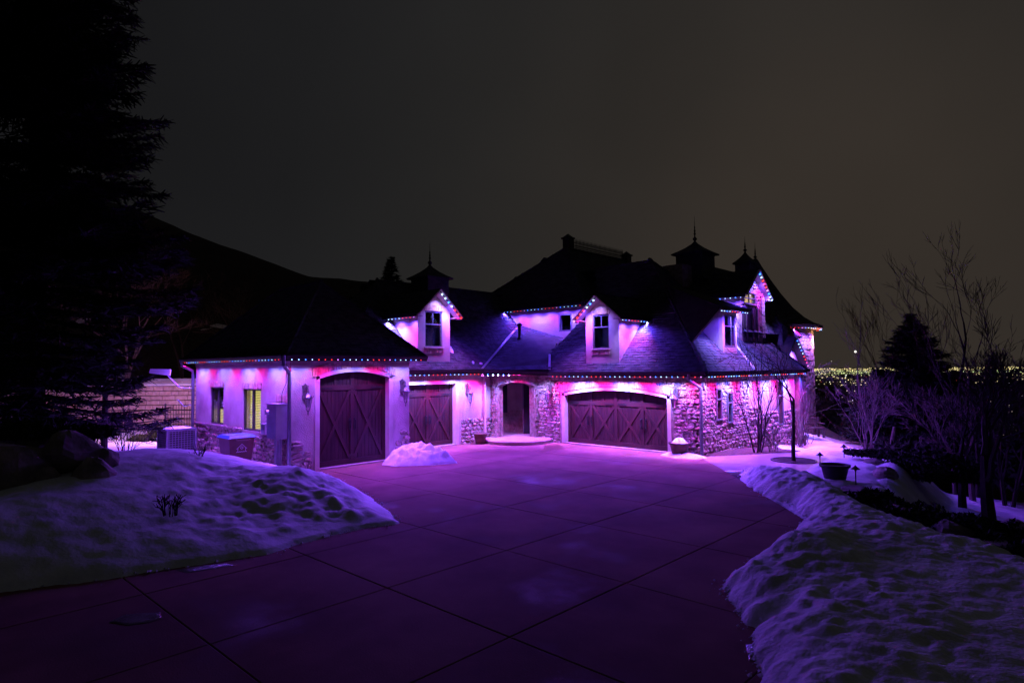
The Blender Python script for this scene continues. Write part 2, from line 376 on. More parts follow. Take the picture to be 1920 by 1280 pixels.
# snow
def lumps(x, y, a, s=1.0): return a * (np.abs(fbm(x * 1.3 * s, y * 1.3 * s, 21, 5)) * 2.2 + 0.5 * fbm(x * 4.5 * s, y * 4.5 * s, 31, 3))
Lp = [(-420, 1190), (-150, 1135), (0, 1110), (200, 1085), (350, 1062), (500, 1038), (600, 1008), (680, 990), (745, 981), (738, 968), (695, 932), (645, 906), (606, 888)]
left_poly = g2(Lp) + [(-17.0, 9.2), (-17.12, 8.69), (-24.4, 8.69), (-25.2, 11.0), (-33.2, 11.0), (-38, 6.5), (-40, 0), (-30, -10)]
def hl(x, y, d):
    X, Y = l2c(x, y)
    sx = np.where(X < -8.0, 4.6, 2.15); sy = np.where(X < -8.3, 2.1 + 1.3 * smooth(-10.5, -8.3, X), 3.4)
    A = 0.16 + 0.98 * np.exp(-((X + 8.0) / sx) ** 2 - ((Y - 14.2) / sy) ** 2) + 0.46 * np.exp(-((X + 9.5) / 3.2) ** 2 - ((Y - 9.6) / 2.6) ** 2) + 0.55 * np.exp(-((X + 4.6) / 1.3) ** 2 - ((Y - 14.0) / 1.6) ** 2)
    A = np.where(Y > 17.5, np.maximum(A * np.exp(-((Y - 17.5) / 2.0) ** 2), 0.12 + 0.10 * fbm(x * 0.8, y * 0.8, 8)), A)
    rr = smooth(4.2, 0.6, np.hypot(X + 4.3, Y - 13.2)) 
    h = A * (1 - np.exp(-np.maximum(d, 0) / 0.85)) + lumps(x, y, 0.05) * smooth(0, 0.6, d) + lumps(x, y, 0.14, 1.5) * rr * smooth(0.05, 0.7, d)
    h = h + (0.05 + 0.13 * rr) * (0.25 - np.abs(fbm(x * 1.9 + 0.6 * y, y * 2.3, 77, 4))) * smooth(0.1, 0.9, d) * smooth(20, 16, Y)
    h = h + 0.16 * fbm(x * 0.55, y * 0.55, 14, 3) * smooth(0.2, 2.0, d) * smooth(19, 16, Y)
    return np.where(d > 0, h + 0.04 * smooth(0, 0.08, d), -0.12 + 0.12 * smooth(-0.3, 0, d))
patch('snow_bank', left_poly, 0.062, hl, snowm, jit=0.18, kind='structure', label='smooth snow bank piled left of the driveway')
Rp = [(1398, 880), (1400, 905), (1432, 930), (1492, 946), (1516, 975), (1492, 1000), (1476, 1032), (1402, 1066), (1350, 1100), (1376, 1132), (1420, 1182), (1420, 1230), (1425, 1290), (1400, 1420)]
right_poly = g2(Rp) + [tuple(c2l(1.6, 3.0)), tuple(c2l(3.0, -4.0)), tuple(c2l(7.6, -4.0)), tuple(c2l(7.5, 5.0)), tuple(c2l(7.3, 8.7)), tuple(c2l(7.0, 10.6)), tuple(c2l(7.1, 12.6)), tuple(c2l(7.7, 15.2)), tuple(c2l(7.1, 16.6))]
def hr(x, y, d):
    X, Y = l2c(x, y)
    A = 0.30 + 0.16 * smooth(6, 2, np.abs(X - 5.0)) + 0.22 * np.exp(-((X - 4.2) / 0.7) ** 2 - ((Y - 9.2) / 0.7) ** 2)
    h = A * (1 - np.exp(-np.maximum(d, 0) / 0.38)) + lumps(x, y, 0.12, 1.1) * smooth(0, 0.5, d) * (0.45 + 0.55 * smooth(3.0, 0.5, d)) + lumps(x, y, 0.075, 3.4) * smooth(0, 0.3, d) * (0.25 + 0.75 * smooth(2.6, 0.5, d)) - 0.03
    return np.where(d > 0, h + 0.05 * smooth(0, 0.06, d), -0.14 + 0.14 * smooth(-0.3, 0, d)) + 0.0
patch('snow_bank', right_poly, 0.045, hr, snowd, jit=0.35, kind='structure', label='lumpy shovelled snow bank right of the driveway')
gar = [tuple(c2l(*p)) for p in ((7.4, 15.8), (9.0, 15.5), (10.4, 18), (13, 22), (14.5, 25.5), (15, 30), (12, 31), (10.5, 27.5), (10.8, 23), (10.3, 20.0), (9.0, 18.6))]
patch('snow_patch', gar, 0.09, lambda x, y, d: np.clip(d * 0.4, -0.2, 0.05) + 0.17 * fbm(x * 0.9, y * 0.9, 41, 5) + 0.045, snowd, jit=0.5, kind='structure', label='thin melting snow beside the walkway')
wsn = [(-8.9, 27.6), (-8.3, 23.6), (-7.4, 21.8), (-6.3, 22.0), (-6.1, 24.4), (-6.4, 26.2), (-7.4, 27.2)]
patch('snow_patch', wsn, 0.08, lambda x, y, d: np.clip(d * 0.3, -0.15, 0.03) + 0.07 * fbm(x * 1.3, y * 1.3, 44, 5) + 0.012, snowm, jit=0.4, kind='structure', label='trampled snow on the walkway near the bench')
low = [tuple(c2l(*p)) for p in ((9.2, 10.5), (9.5, 13.5), (9.6, 16), (11.5, 19.5), (15.5, 22), (24, 24), (32, 20), (30, 8), (18, 4), (10, 5))]
patch('snow_field', low, 0.11, lambda x, y, d: np.clip(d * 0.3, -0.3, 0.06) + 0.22 * fbm(x * 0.7, y * 1.1, 51, 6) + 0.075, snowd, jit=0.6, kind='structure', label='patchy snow on the lower garden slope')

# crumbs of snow broken off along the edges of the banks
b = MB(); rc_ = random.Random(9)
for poly, cnt in ((g2(Lp), 260), (g2(Rp), 300)):
    for _ in range(cnt):
        q = rc_.randrange(len(poly) - 1); t_ = rc_.random(); x = poly[q][0] + (poly[q + 1][0] - poly[q][0]) * t_ + rc_.gauss(0, .09); y = poly[q][1] + (poly[q + 1][1] - poly[q][1]) * t_ + rc_.gauss(0, .09); r_ = 0.010 + 0.035 * rc_.random() ** 3
        vs = [(x + rc_.uniform(.6, 1.2) * r_ * a, y + rc_.uniform(.6, 1.2) * r_ * b_, 0.002 + r_ * 0.6 + rc_.uniform(.5, 1) * r_ * c) for a, b_, c in ((1, 0, 0), (-1, 0, 0), (0, 1, 0), (0, -1, 0), (.3, .2, 1), (0, 0, -.7))]
        b.add(vs, [(0, 2, 4), (2, 1, 4), (1, 3, 4), (3, 0, 4), (2, 0, 5), (1, 2, 5), (3, 1, 5), (0, 3, 5)])
b.build('snow_crumbs', snowd, None, kind='stuff', label='crumbs of snow along the edges of the banks')

# hillside snow and the terrace above the block wall
ter = [tuple(c2l(*p)) for p in ((-32, 31.6), (-13.2, 31.6), (-12.6, 36), (-14, 46), (-20, 58), (-45, 58))]
patch('terrace_snow', ter, 0.22, lambda x, y, d: np.clip(d * 0.3, -0.3, 0.10) + 0.9 * fbm(x * 0.3, y * 0.3, 61, 6) - 0.40, snowd, jit=0.5, kind='structure', label='snow patches on the slope above the block wall')

# thin ice and stains on the concrete
iceg = mat('ice', (0.10, 0.07, 0.07), (0.20, 0.16, 0.16), 0.22, 3, 4, 0.3, 24, spec=1.0)
for pts_, lb in (([(205, 1166), (232, 1152), (268, 1149), (300, 1148), (304, 1158), (280, 1166), (240, 1172)], 'shiny ice patch near the left foreground joint'), ([(330, 1068), (365, 1062), (420, 1056), (440, 1059), (400, 1066), (350, 1074)], 'thin ice patch along the foot of the left bank'), ([(1398, 1208), (1432, 1206), (1436, 1236), (1404, 1238)], 'small ice patch at the edge of the right bank')):
    P_ = g2(pts_); cx = sum(p[0] for p in P_) / len(P_); cy_ = sum(p[1] for p in P_) / len(P_)
    MB().add([(x, y, 0.004) for x, y in P_] + [(cx + (x - cx) * .8, cy_ + (y - cy_) * .8, 0.010) for x, y in P_], [tuple(range(len(P_), 2 * len(P_)))] + [(a, (a + 1) % len(P_), len(P_) + (a + 1) % len(P_), len(P_) + a) for a in range(len(P_))]).build('ice_patch', iceg, None, label=lb, cat='ice')
wet = mat('wet_stain', (0.10, 0.035, 0.028), (0.16, 0.06, 0.05), 0.3, 5, 4, spec=0.5)
P_ = g2([(1020, 836), (1045, 833), (1062, 838), (1050, 842), (1032, 843), (1028, 847), (1005, 846), (1022, 842)])
MB().add([(x, y, 0.005) for x, y in P_], [tuple(range(len(P_)))]).build('wet_stain', wet, None, label='reddish wet stain on the concrete before the porch step', cat='stain')

# ------------------------------------------------------------------ house
HO = Vector((-18.0, 19.5, 0))
house = empty('house', HO, 'stone and stucco chateau house with steep dark roofs and coloured eave lights', 'house')

def pt(face, c, u, z, o=0.0):
    return Vector((c + o, u, z)) if face == 'X' else Vector((u, c - o, z))
def fdir(face): return (Vector((0, 1, 0)), Vector((1, 0, 0))) if face == 'X' else (Vector((1, 0, 0)), Vector((0, -1, 0)))
def slab(b, face, c, a0, a1, z0, z1, o0=-0.25, o1=0.0):
    if a1 - a0 < 1e-4 or z1 - z0 < 1e-4: return b
    return b.bb(pt(face, c, a0, z0, o0), pt(face, c, a1, z1, o1))
def arcz(u, a0, a1, spring, rise): 
    t = (u - (a0 + a1) / 2) / ((a1 - a0) / 2); return spring + rise * (1 - t * t)
def wall(name, face, c, a0, a1, z0, z1, ops, mt, parent=house, th=0.25, **k):
    b = MB(); q = a0
    for o in sorted(ops):
        u0_, u1_, zz0, zz1 = o[:4]; rise = o[4] if len(o) > 4 else 0
        slab(b, face, c, q, u0_, z0, z1, -th); slab(b, face, c, u0_, u1_, z0, zz0, -th)
        if rise:
            n = 14; ns = fdir(face)[1]
            for i in range(n):
                ua, ub = u0_ + (u1_ - u0_) * i / n, u0_ + (u1_ - u0_) * (i + 1) / n
                b.prism([pt(face, c, ua, arcz(ua, u0_, u1_, zz1, rise)), pt(face, c, ub, arcz(ub, u0_, u1_, zz1, rise)), pt(face, c, ub, z1), pt(face, c, ua, z1)], ns * -th)
        else: slab(b, face, c, u0_, u1_, zz1, z1, -th)
        q = u1_
    slab(b, face, c, q, a1, z0, z1, -th)
    return b.build(name, mt, parent, **k)

# stones: six shared rough blocks, scaled and set one by one
STV = []
for q in range(7):
    ra = random.Random(q + 3); n = 8; ring = []
    for i in range(n):
        a = 2 * math.pi * (i + 0.5) / n
        cx, cz = math.cos(a), math.sin(a); s = 1 / max(abs(cx), abs(cz)); 
        s *= ra.uniform(0.80, 1.03) if i % 2 else ra.uniform(0.9, 1.0); ring.append((0.5 * cx * s, 0.5 * cz * s))
    vs = [(x, 0, z) for x, z in ring] + [(x * 0.97, -0.6, z * 0.97) for x, z in ring] + [(x * ra.uniform(0.74, 0.93), -1.0 * ra.uniform(0.7, 1.3), z * ra.uniform(0.66, 0.90)) for x, z in ring] + [(ra.uniform(-.2, .2), -ra.uniform(.8, 1.25), ra.uniform(-.2, .2))]
    fs = [(i, (i + 1) % n, n + (i + 1) % n, n + i) for i in range(n)] + [(n + i, n + (i + 1) % n, 2 * n + (i + 1) % n, 2 * n + i) for i in range(n)] + [(2 * n + i, 2 * n + (i + 1) % n, 3 * n) for i in range(n)]
    STV.append(MB().add(vs, fs).mesh('stone_%d' % q, mat=stonem))
def stones(parent, face, c, a0, a1, z0, z1, ops=(), hrow=(0.13, 0.23), wr=(0.20, 0.50), depth=0.05, top=None, cap=300):
    cells = []; z = z0
    while z < z1 - 0.03:
        h = random.uniform(*hrow); h = min(h, z1 - z); segs = [(a0, a1)]
        for o in ops:
            rise = o[4] if len(o) > 4 else 0
            if z + h > o[2] and z < o[3] + rise * 0.9:
                l_, r_ = o[0], o[1]
                if rise and z > o[3]:
                    t = math.sqrt(max(0, 1 - (z - o[3]) / rise)); m_ = (l_ + r_) / 2; hw = (r_ - l_) / 2 * t; l_, r_ = m_ - hw, m_ + hw
                ns = []
                for s0, s1 in segs:
                    if r_ <= s0 or l_ >= s1: ns.append((s0, s1))
                    else:
                        if l_ - s0 > 0.04: ns.append((s0, l_))
                        if s1 - r_ > 0.04: ns.append((r_, s1))
                segs = ns
        for s0, s1 in segs:
            u = s0
            while u < s1 - 0.02:
                wd = random.uniform(*wr); 
                if s1 - u - wd < 0.12: wd = s1 - u
                zt = z + h
                if top is None or z + h * 0.6 < top(u + wd / 2):
                    dz = random.uniform(-0.02, 0.02)
                    cells.append((u + wd / 2, z + h / 2 + dz, wd - 0.008, h - 0.006 + random.uniform(-0.01, 0.03)))
                u += wd
        z += h
    cells.sort(key=lambda q: -q[2] * q[3])
    for u, zc, wd, h in cells[:cap]:
        o = bpy.data.objects.new('stone', random.choice(STV)); COL.objects.link(o); o.parent = parent
        o.location = pt(face, c, u, zc, 0.0) - org(parent)
        o.scale = (wd * random.choice((-1, 1)), depth * random.uniform(0.6, 1.5), h)
        o.rotation_euler = (random.uniform(-0.05, 0.05), random.uniform(-0.14, 0.14), math.radians(90) if face == 'X' else 0)
    if len(cells) > cap:
        b = MB()
        um_, ns_ = fdir(face)
        for u, zc, wd, h in cells[cap:]:
            me_s = random.choice(STV); p_ = pt(face, c, u, zc); dq = depth * random.uniform(0.6, 1.4)
            b.add([p_ + um_ * (v_.co.x * wd) - ns_ * (v_.co.y * dq) + Vector((0, 0, v_.co.z * h)) for v_ in me_s.vertices], [tuple(f_.vertices) for f_ in me_s.polygons])
        b.build('small_stones', stonem, parent, kind='stuff')
def brick_course(parent, face, c, a0, a1, z0, z1, n, proud=0.03, name='brick_header', arc=None):
    b = MB(); ns = fdir(face)[1]
    for i in range(n):
        ua, ub = a0 + (a1 - a0) * (i + 0.06) / n, a0 + (a1 - a0) * (i + 0.94) / n; pr = proud + random.uniform(-0.008, 0.008)
        if arc:
            za, zb = arcz(ua, *arc), arcz(ub, *arc); h = z1 - z0
            b.prism([pt(face, c, ua, za), pt(face, c, ub, zb), pt(face, c, ub, zb + h), pt(face, c, ua, za + h)], ns * pr)
        else: slab(b, face, c, ua, ub, z0 + random.uniform(0, 0.012), z1 - random.uniform(0, 0.012), -0.01, pr)
    return b.build(name, brickm, parent, label='soldier course of tan bricks', kind='stuff')

def window(face, c, a0, a1, z0, z1, parent, style='sash', frame=winf, fw=0.05, rec=0.08, lit=None):
    b = MB(); o0, o1 = -rec - 0.05, -rec + 0.02
    slab(b, face, c, a0, a0 + fw, z0, z1, o0, o1); slab(b, face, c, a1 - fw, a1, z0, z1, o0, o1)
    slab(b, face, c, a0 + fw, a1 - fw, z0, z0 + fw, o0, o1); slab(b, face, c, a0 + fw, a1 - fw, z1 - fw, z1, o0, o1)
    W = b.build('window', frame, parent)
    sub = W if parent is house else parent
    def s(nm, bl, m_): return bl.build(nm, m_, sub)
    s('pane', slab(MB(), face, c, a0 + fw, a1 - fw, z0 + fw, z1 - fw, -rec - 0.02, -rec - 0.012), glassm())
    um = (a0 + a1) / 2
    if style == 'sash':
        zm = z0 + (z1 - z0) * 0.64
        s('sash_rail', slab(MB(), face, c, a0 + fw, a1 - fw, zm - 0.02, zm + 0.02, o0, o1 - 0.012), frame)
        s('muntin', slab(MB(), face, c, um - 0.013, um + 0.013, zm + 0.02, z1 - fw, o0, o1 - 0.012), frame)
    elif style == 'casement':
        s('mullion', slab(MB(), face, c, um - 0.05, um + 0.05, z0 + fw, z1 - fw, o0, o1 - 0.006), frame)
    elif style == 'rail':
        zm = z0 + (z1 - z0) * 0.66
        s('sash_rail', slab(MB(), face, c, a0 + fw, a1 - fw, zm - 0.025, zm + 0.025, o0, o1 - 0.01), frame)
    elif style == 'grid':
        zm = (z0 + z1) / 2
        s('muntin', slab(MB(), face, c, um - 0.016, um + 0.016, z0 + fw, z1 - fw, o0, o1 - 0.012), frame)
        s('muntin', slab(MB(), face, c, a0 + fw, a1 - fw, zm - 0.016, zm + 0.016, o0, o1 - 0.016), frame)
    # the room behind: a shallow dark or lit box
    rb = MB(); q0, q1 = -rec - 0.62, -rec - 0.60
    mg = 0.2 if parent is house else 0.03
    slab(rb, face, c, a0 - mg, a1 + mg, z0 - mg, z1 + mg, q0, q1)
    for k_ in ((a0 - mg - 0.02, a0 - mg), (a1 + mg, a1 + mg + 0.02)): slab(rb, face, c, k_[0], k_[1], z0 - mg, z1 + mg, q0, -rec - 0.18)
    s('room', rb, lit or interior)
    return W
def blinds(face, c, a0, a1, z0, z1, parent, rec=0.17):
    b = MB(); z = z0; um, ns = fdir(face)
    while z < z1:
        p = pt(face, c, (a0 + a1) / 2, z, -rec); b.box(p, (a1 - a0, 0.035, 0.004), (um, (ns + Vector((0, 0, -0.9))).normalized(), (ns * 0.9 + Vector((0, 0, 1))).normalized())); z += 0.052
    return b.build('blind', mat('blind_slats', (0.62, 0.58, 0.40), (0.70, 0.66, 0.48), 0.7, 4, 2), parent)

# --- roofs
def inside(poly, u, v):
    c = False; n = len(poly); j = n - 1
    for i in range(n):
        xi, yi = poly[i]; xj, yj = poly[j]
        if (yi > v) != (yj > v) and u < (xj - xi) * (v - yi) / (yj - yi) + xi: c = not c
        j = i
    return c
def roof(name, poly, udir, th=0.10, expo=0.13, tab=0.27, parent=house, deck=deckm, label=None):
    P_ = [Vector(p) for p in poly]
    nrm = Vector((0, 0, 0))
    for i in range(len(P_)): nrm += (P_[i] - P_[0]).cross(P_[(i + 1) % len(P_)] - P_[0])
    nrm.normalize(); nrm = nrm if nrm.z > 0 else -nrm
    ud = Vector(udir).normalized(); vd = nrm.cross(ud); vd = vd if vd.z > 0 else -vd
    R = MB().prism([p - nrm * 0.006 for p in P_], nrm * -th).build(name, deck, parent, label=label)
    uv = [((p - P_[0]).dot(ud), (p - P_[0]).dot(vd)) for p in P_]
    us = [a for a, _ in uv]; vs = [a for _, a in uv]; b = MB(); v = min(vs); row = 0; V = b.v; Fc = b.f
    while v < max(vs):
        u = min(us) - random.uniform(0, tab)
        while u < max(us):
            wd = tab * random.uniform(0.6, 1.25)
            if inside(uv, u + wd / 2, v + expo * 0.5):
                j = random.uniform(-0.018, 0.012); lift = random.uniform(0.012, 0.028); i = len(V)
                ua, ub = max(u, min(us)), min(u + wd - 0.012, max(us))
                for a_, b_, c_ in ((ua, v + j, -0.004), (ub, v + j, -0.004), (ua, v + j, lift), (ub, v + j, lift), (ua, v + expo * 1.12, 0.008), (ub, v + expo * 1.12, 0.008)):
                    V.append(tuple(P_[0] + ud * a_ + vd * b_ + nrm * c_))
                Fc += [(i, i + 1, i + 3, i + 2), (i + 2, i + 3, i + 5, i + 4), (i, i + 2, i + 4), (i + 1, i + 5, i + 3)]
            u += wd
        v += expo; row += 1
    sub = R if parent is house else parent
    b.build('shingles', shing, sub, kind='stuff')
    return R
def ridge_cap(pts, parent=house, r=0.07):
    b = MB(); 
    for p, q in zip(pts[:-1], pts[1:]):
        p, q = Vector(p), Vector(q); n = max(1, int((q - p).length / 0.32)); 
        for i in range(n):
            a, c = p.lerp(q, i / n), p.lerp(q, (i + 1) / n + 0.02); b.tube([a + Vector((0, 0, 0.0)), c + Vector((0, 0, 0.018))], r, 6)
    return b.build('ridge_caps', shing, parent, kind='stuff')

def eave(face_pts, parent=house, z=None, h=0.16, gut=True):
    """fascia board with a gutter in front of it, along a line at the eave's outer edge"""
    a, b_ = Vector(face_pts[0]), Vector(face_pts[1]); d = (b_ - a).normalized(); n = Vector((d.y, -d.x, 0))
    if n.dot(Vector((0, 0, 0)) - (a + b_) / 2) < 0: n = -n
    MB().bar(a - n * 0.03, b_ - n * 0.03, 0.035, h, (0, 0, 1)).build('fascia', fascia, parent)
    if gut:
        g = MB(); c = Vector((0, 0, h * 0.5)); prof = ((0, -0.10), (0.09, -0.10), (0.115, -0.02), (0.115, 0.02), (0.10, 0.02), (0.08, -0.085), (0.012, -0.085), (0.0, -0.02))
        pa = [a + n * x + Vector((0, 0, h / 2 + z_)) for x, z_ in prof]; g.prism(pa, b_ - a)
        g.build('gutter', gutm, parent)

# ---- garage wing (left)
GX, GY0, GY1, GXB = -17.08, 8.70, 12.95, -24.40
gop = (9.48, 12.25, 0, 2.80, 0.24)
gwall = wall('garage_wall', 'X', GX, GY0, GY1, -0.3, 3.27, [gop], stucco, label='cream stucco wall around the tall single garage door')
wL1 = (-23.02, -21.88, 1.14, 2.43); wL2 = (-20.33, -19.03, 1.08, 2.41)
sop = [(a[0], a[1], a[2], a[3]) for a in (wL1, wL2)]
swall = wall('side_wall', 'Y', GY0, GXB, GX - 0.25, -0.3, 3.27, sop, stucco, label='stucco side wall with two narrow windows')
MB().bb((GXB, GY0 + 0.25, -0.3), (GXB + 0.25, GY1, 3.27)).build('rear_wall', stucco, house)
MB().bb((GXB, GY1 - 0.25, -0.3), (-18.8, GY1, 3.27)).build('inner_wall', stucco, house)
slab(MB(), 'X', GX, 12.0, 12.95, -0.3, 3.27).build('corner_return', stucco, house) if False else None
MB().bb((-18.8, GY1 - 0.25, -0.3), (GX - 0.25, GY1, 3.27)).build('return_wall', stucco, house, label='short stucco return wall beside the second garage door')
stones(gwall, 'X', GX, GY0, 9.36, -0.05, 0.95, top=lambda u: 0.92 if u < 9.05 else 0.66, hrow=(0.09, 0.17), wr=(0.16, 0.42))
stones(gwall, 'X', GX, 12.37, GY1, -0.05, 1.0, top=lambda u: 0.62 if u < 12.6 else 0.95, hrow=(0.09, 0.17), wr=(0.16, 0.34))
stones(swall, 'Y', GY0, GXB, GX, -0.05, 1.16, sop, hrow=(0.11, 0.22), wr=(0.18, 0.42), top=lambda u: 1.08)
slab(MB(), 'Y', GY0, GXB, -20.4, 1.07, 1.12, 0, 0.07).build('stone_ledge', stonem, swall)
for wq in (wL1, wL2): brick_course(swall, 'Y', GY0, wq[0] - 0.06, wq[1] + 0.06, wq[3], wq[3] + 0.20, 13)
slab(MB(), 'Y', GY0, -17.95, -17.2, 0.3, 2.05, 0, 0.015).build('brick_infill', brickm, swall, label='bricked-up niche beside the meter box')
brick_course(swall, 'Y', GY0, -17.98, -17.16, 2.06, 2.28, 8)
win1 = window('Y', GY0, *wL1, house, 'casement', winfd, 0.05, 0.06)
win1['label'] = 'dark casement window with lit blind at the bottom'
litm = emit('lit_room', (1.0, 0.80, 0.24), 1.7, True)
litd = emit('dim_room', (1.0, 0.72, 0.30), 0.10, True)
win2 = window('Y', GY0, *wL2, house, 'casement', winfd, 0.05, 0.06, lit=litm)
win2['label'] = 'bright yellow casement window with blinds'
blinds('Y', GY0, wL2[0] + 0.05, wL2[1] - 0.05, wL2[2] + 0.05, wL2[3] - 0.05, win2)
blinds('Y', GY0, wL1[0] + 0.05, wL1[1] - 0.05, wL1[2] + 0.05, wL1[3] - 0.05, win1)
slab(MB(), 'Y', GY0, wL1[0] + 0.05, wL1[1] - 0.05, wL1[2] + 0.05, wL1[2] + 0.5, -0.26, -0.25).build('lamp_glow', litm, win1)

def door_frame(face, c, op, wd=0.13):
    b = MB(); a0, a1, z0, z1 = op[:4]; rise = op[4] if len(op) > 4 else 0; ns = fdir(face)[1]
    slab(b, face, c, a0 - 0.02, a0 + wd, z0, z1, -0.20, 0.02); slab(b, face, c, a1 - wd, a1 + 0.02, z0, z1, -0.20, 0.02)
    n = 14
    for i in range(n):
        ua, ub = a0 + (a1 - a0) * i / n, a0 + (a1 - a0) * (i + 1) / n
        za, zb = (arcz(ua, a0, a1, z1, rise), arcz(ub, a0, a1, z1, rise)) if rise else (z1, z1)
        b.prism([pt(face, c, ua, za - 0.11, 0.02), pt(face, c, ub, zb - 0.11, 0.02), pt(face, c, ub, zb + 0.015, 0.02), pt(face, c, ua, za + 0.015, 0.02)], ns * -0.22)
    return b.build('door_frame', trim, house)
def garage_door(face, c, op, bays, label, split=0.78, handles=()):
    a0, a1, z0, z1 = op[:4]; rise = op[4] if len(op) > 4 else 0; top = z1 + rise; a0 += 0.12; a1 -= 0.12; rc = -0.24
    b = MB(); u = a0
    while u < a1 - 0.01:
        wd = min(0.135, a1 - u); slab(b, face, c, u + 0.004, u + wd - 0.004, z0 + 0.02, top, rc - 0.04, rc + random.uniform(-0.002, 0.002)); u += wd
    slab(b, face, c, a0, a1, z0 + 0.02, top, rc - 0.05, rc - 0.012)
    D = b.build('garage_door', doorw, house, label=label)
    bw = (a1 - a0) / bays; zs = z0 + (top - z0) * split; st = 0.13
    def p(nm, bl, m_=doorw2): return bl.build(nm, m_, D)
    for i in range(bays + 1):
        u = a0 + bw * i; l_ = max(a0, u - st * (0.5 if 0 < i < bays else 1)); r_ = min(a1, u + st * (0.5 if 0 < i < bays else 1))
        p('stile', slab(MB(), face, c, l_, r_, z0 + 0.02, top, rc - 0.01, rc + 0.035))
    for i in range(bays):
        l_, r_ = a0 + bw * i + st * (1 if i == 0 else 0.5), a0 + bw * (i + 1) - st * (1 if i == bays - 1 else 0.5)
        for za, zb in ((z0 + 0.02, z0 + 0.2), (zs - 0.07, zs + 0.09)): p('rail', slab(MB(), face, c, l_, r_, za, zb, rc - 0.01, rc + 0.033))
        um = (l_ + r_) / 2
        p('muntin', slab(MB(), face, c, um - 0.035, um + 0.035, zs + 0.09, top, rc - 0.01, rc + 0.025))
        ns = fdir(face)[1]; lo_, hi_ = z0 + 0.2, zs - 0.07
        for k_, (ua, ub) in enumerate(((l_, r_), (r_, l_))):
            A, B_ = pt(face, c, ua, lo_, rc + 0.014), pt(face, c, ub, hi_, rc + 0.014); dv = (B_ - A).normalized() * 0.03
            p('brace', MB().bar(A + dv, B_ - dv, 0.10, 0.030 + 0.006 * k_, ns))
        p('hinge_strap', slab(MB(), face, c, l_ + 0.02, l_ + 0.42, zs - 0.035, zs + 0.02, rc + 0.03, rc + 0.045), iron) if i % 2 == 0 else p('hinge_strap', slab(MB(), face, c, r_ - 0.42, r_ - 0.02, zs - 0.035, zs + 0.02, rc + 0.03, rc + 0.045), iron)
    for hu in handles:
        for s_ in (-0.085, 0.085):
            hb = MB(); zc = z0 + 0.42 * (top - z0); A = pt(face, c, hu + s_, zc + 0.14, rc + 0.04); B_ = pt(face, c, hu + s_, zc - 0.14, rc + 0.04); o_ = fdir(face)[1] * 0.06
            hb.tube([A, A + o_, B_ + o_, B_], 0.016, 6); slab(hb, face, c, hu + s_ - 0.03, hu + s_ + 0.03, zc - 0.2, zc + 0.2, rc + 0.03, rc + 0.042)
            p('handle', hb, iron)
    slab(MB(), face, c, op[0], op[1], -0.03, 0.03, -0.26, 0.02).build('threshold', stepm, house)
    return D
door_frame('X', GX, gop); garage_door('X', GX, gop, 2, 'tall single garage door in dark wood with crossed braces', 0.80, handles=(10.865,))
brick_course(gwall, 'X', GX, gop[0] - 0.12, gop[1] + 0.12, 0, 0.24, 34, 0.035, arc=(gop[0], gop[1], gop[3] + 0.02, gop[4]))

GE = (-24.72, -16.68, 8.32, 13.36); GZ = 3.40                          # eave rectangle of the garage roof
gm = (GE[2] + GE[3]) / 2; gh = (GE[3] - GE[2]) / 2 * 1.02
A, B_, C_, D_ = (GE[1], GE[2], GZ), (GE[1], GE[3], GZ), (GE[0], GE[3], GZ), (GE[0], GE[2], GZ)
R1, R2 = (GE[1] - gh, gm, GZ + gh), (GE[0] + gh, gm, GZ + gh)
roof('roof_slope', [A, B_, R1], (0, 1, 0), label='dark hip roof over the garage wing')
roof('roof_slope', [D_, A, R1, R2], (1, 0, 0)); roof('roof_slope', [B_, C_, R2, R1], (1, 0, 0)); roof('roof_slope', [C_, D_, R2], (0, 1, 0))
for q in ((A, R1), (B_, R1), (D_, R2), (R1, R2)): ridge_cap(q)
eave(((GE[1], GE[2], GZ - 0.06), (GE[1], GE[3], GZ - 0.06))); eave(((GE[0], GE[2], GZ - 0.06), (GE[1], GE[2], GZ - 0.06)))
eave(((GE[1], GE[3], GZ - 0.06), (-18.3, GE[3], GZ - 0.06)))
sb = MB(); sb.bb((GX - 0.02, GE[2] + 0.03, 3.262), (GE[1] - 0.05, GE[3] - 0.03, 3.285)); sb.bb((GE[0] + 0.03, GE[2] + 0.03, 3.262), (GX - 0.02, GY0 + 0.02, 3.285)); sb.bb((-18.3, GY1 - 0.02, 3.262), (GX - 0.02, GE[3] - 0.03, 3.285))
sb.build('soffit', soffitm, house)
for f_, c_, a_, b2 in (('X', GX, GY0 - 0.01, GY1), ('Y', GY0, GXB, GX)): slab(MB(), f_, c_, a_, b2, 3.14, 3.262, 0, 0.03).build('frieze', soffitm, house)

# ---- middle wing with the second garage door
UX = -18.55; UE = -18.12; UZ = 2.93
dop = (13.70, 16.48, 0, 2.52)
uwall = wall('middle_wall', 'X', UX, GY1 - 0.2, 18.5, -0.3, 2.80, [dop], stucco, label='stucco wall around the second garage door')
door_frame('X', UX, dop); garage_door('X', UX, dop, 2, 'second garage door in dark wood half hidden by the garage corner', 0.80, handles=(15.09,))
brick_course(uwall, 'X', UX, dop[0] - 0.1, dop[1] + 0.1, 2.54, 2.76, 32, 0.03)
stones(uwall, 'X', UX, 16.62, 18.4, -0.05, 0.98, hrow=(0.10, 0.19), wr=(0.15, 0.36))
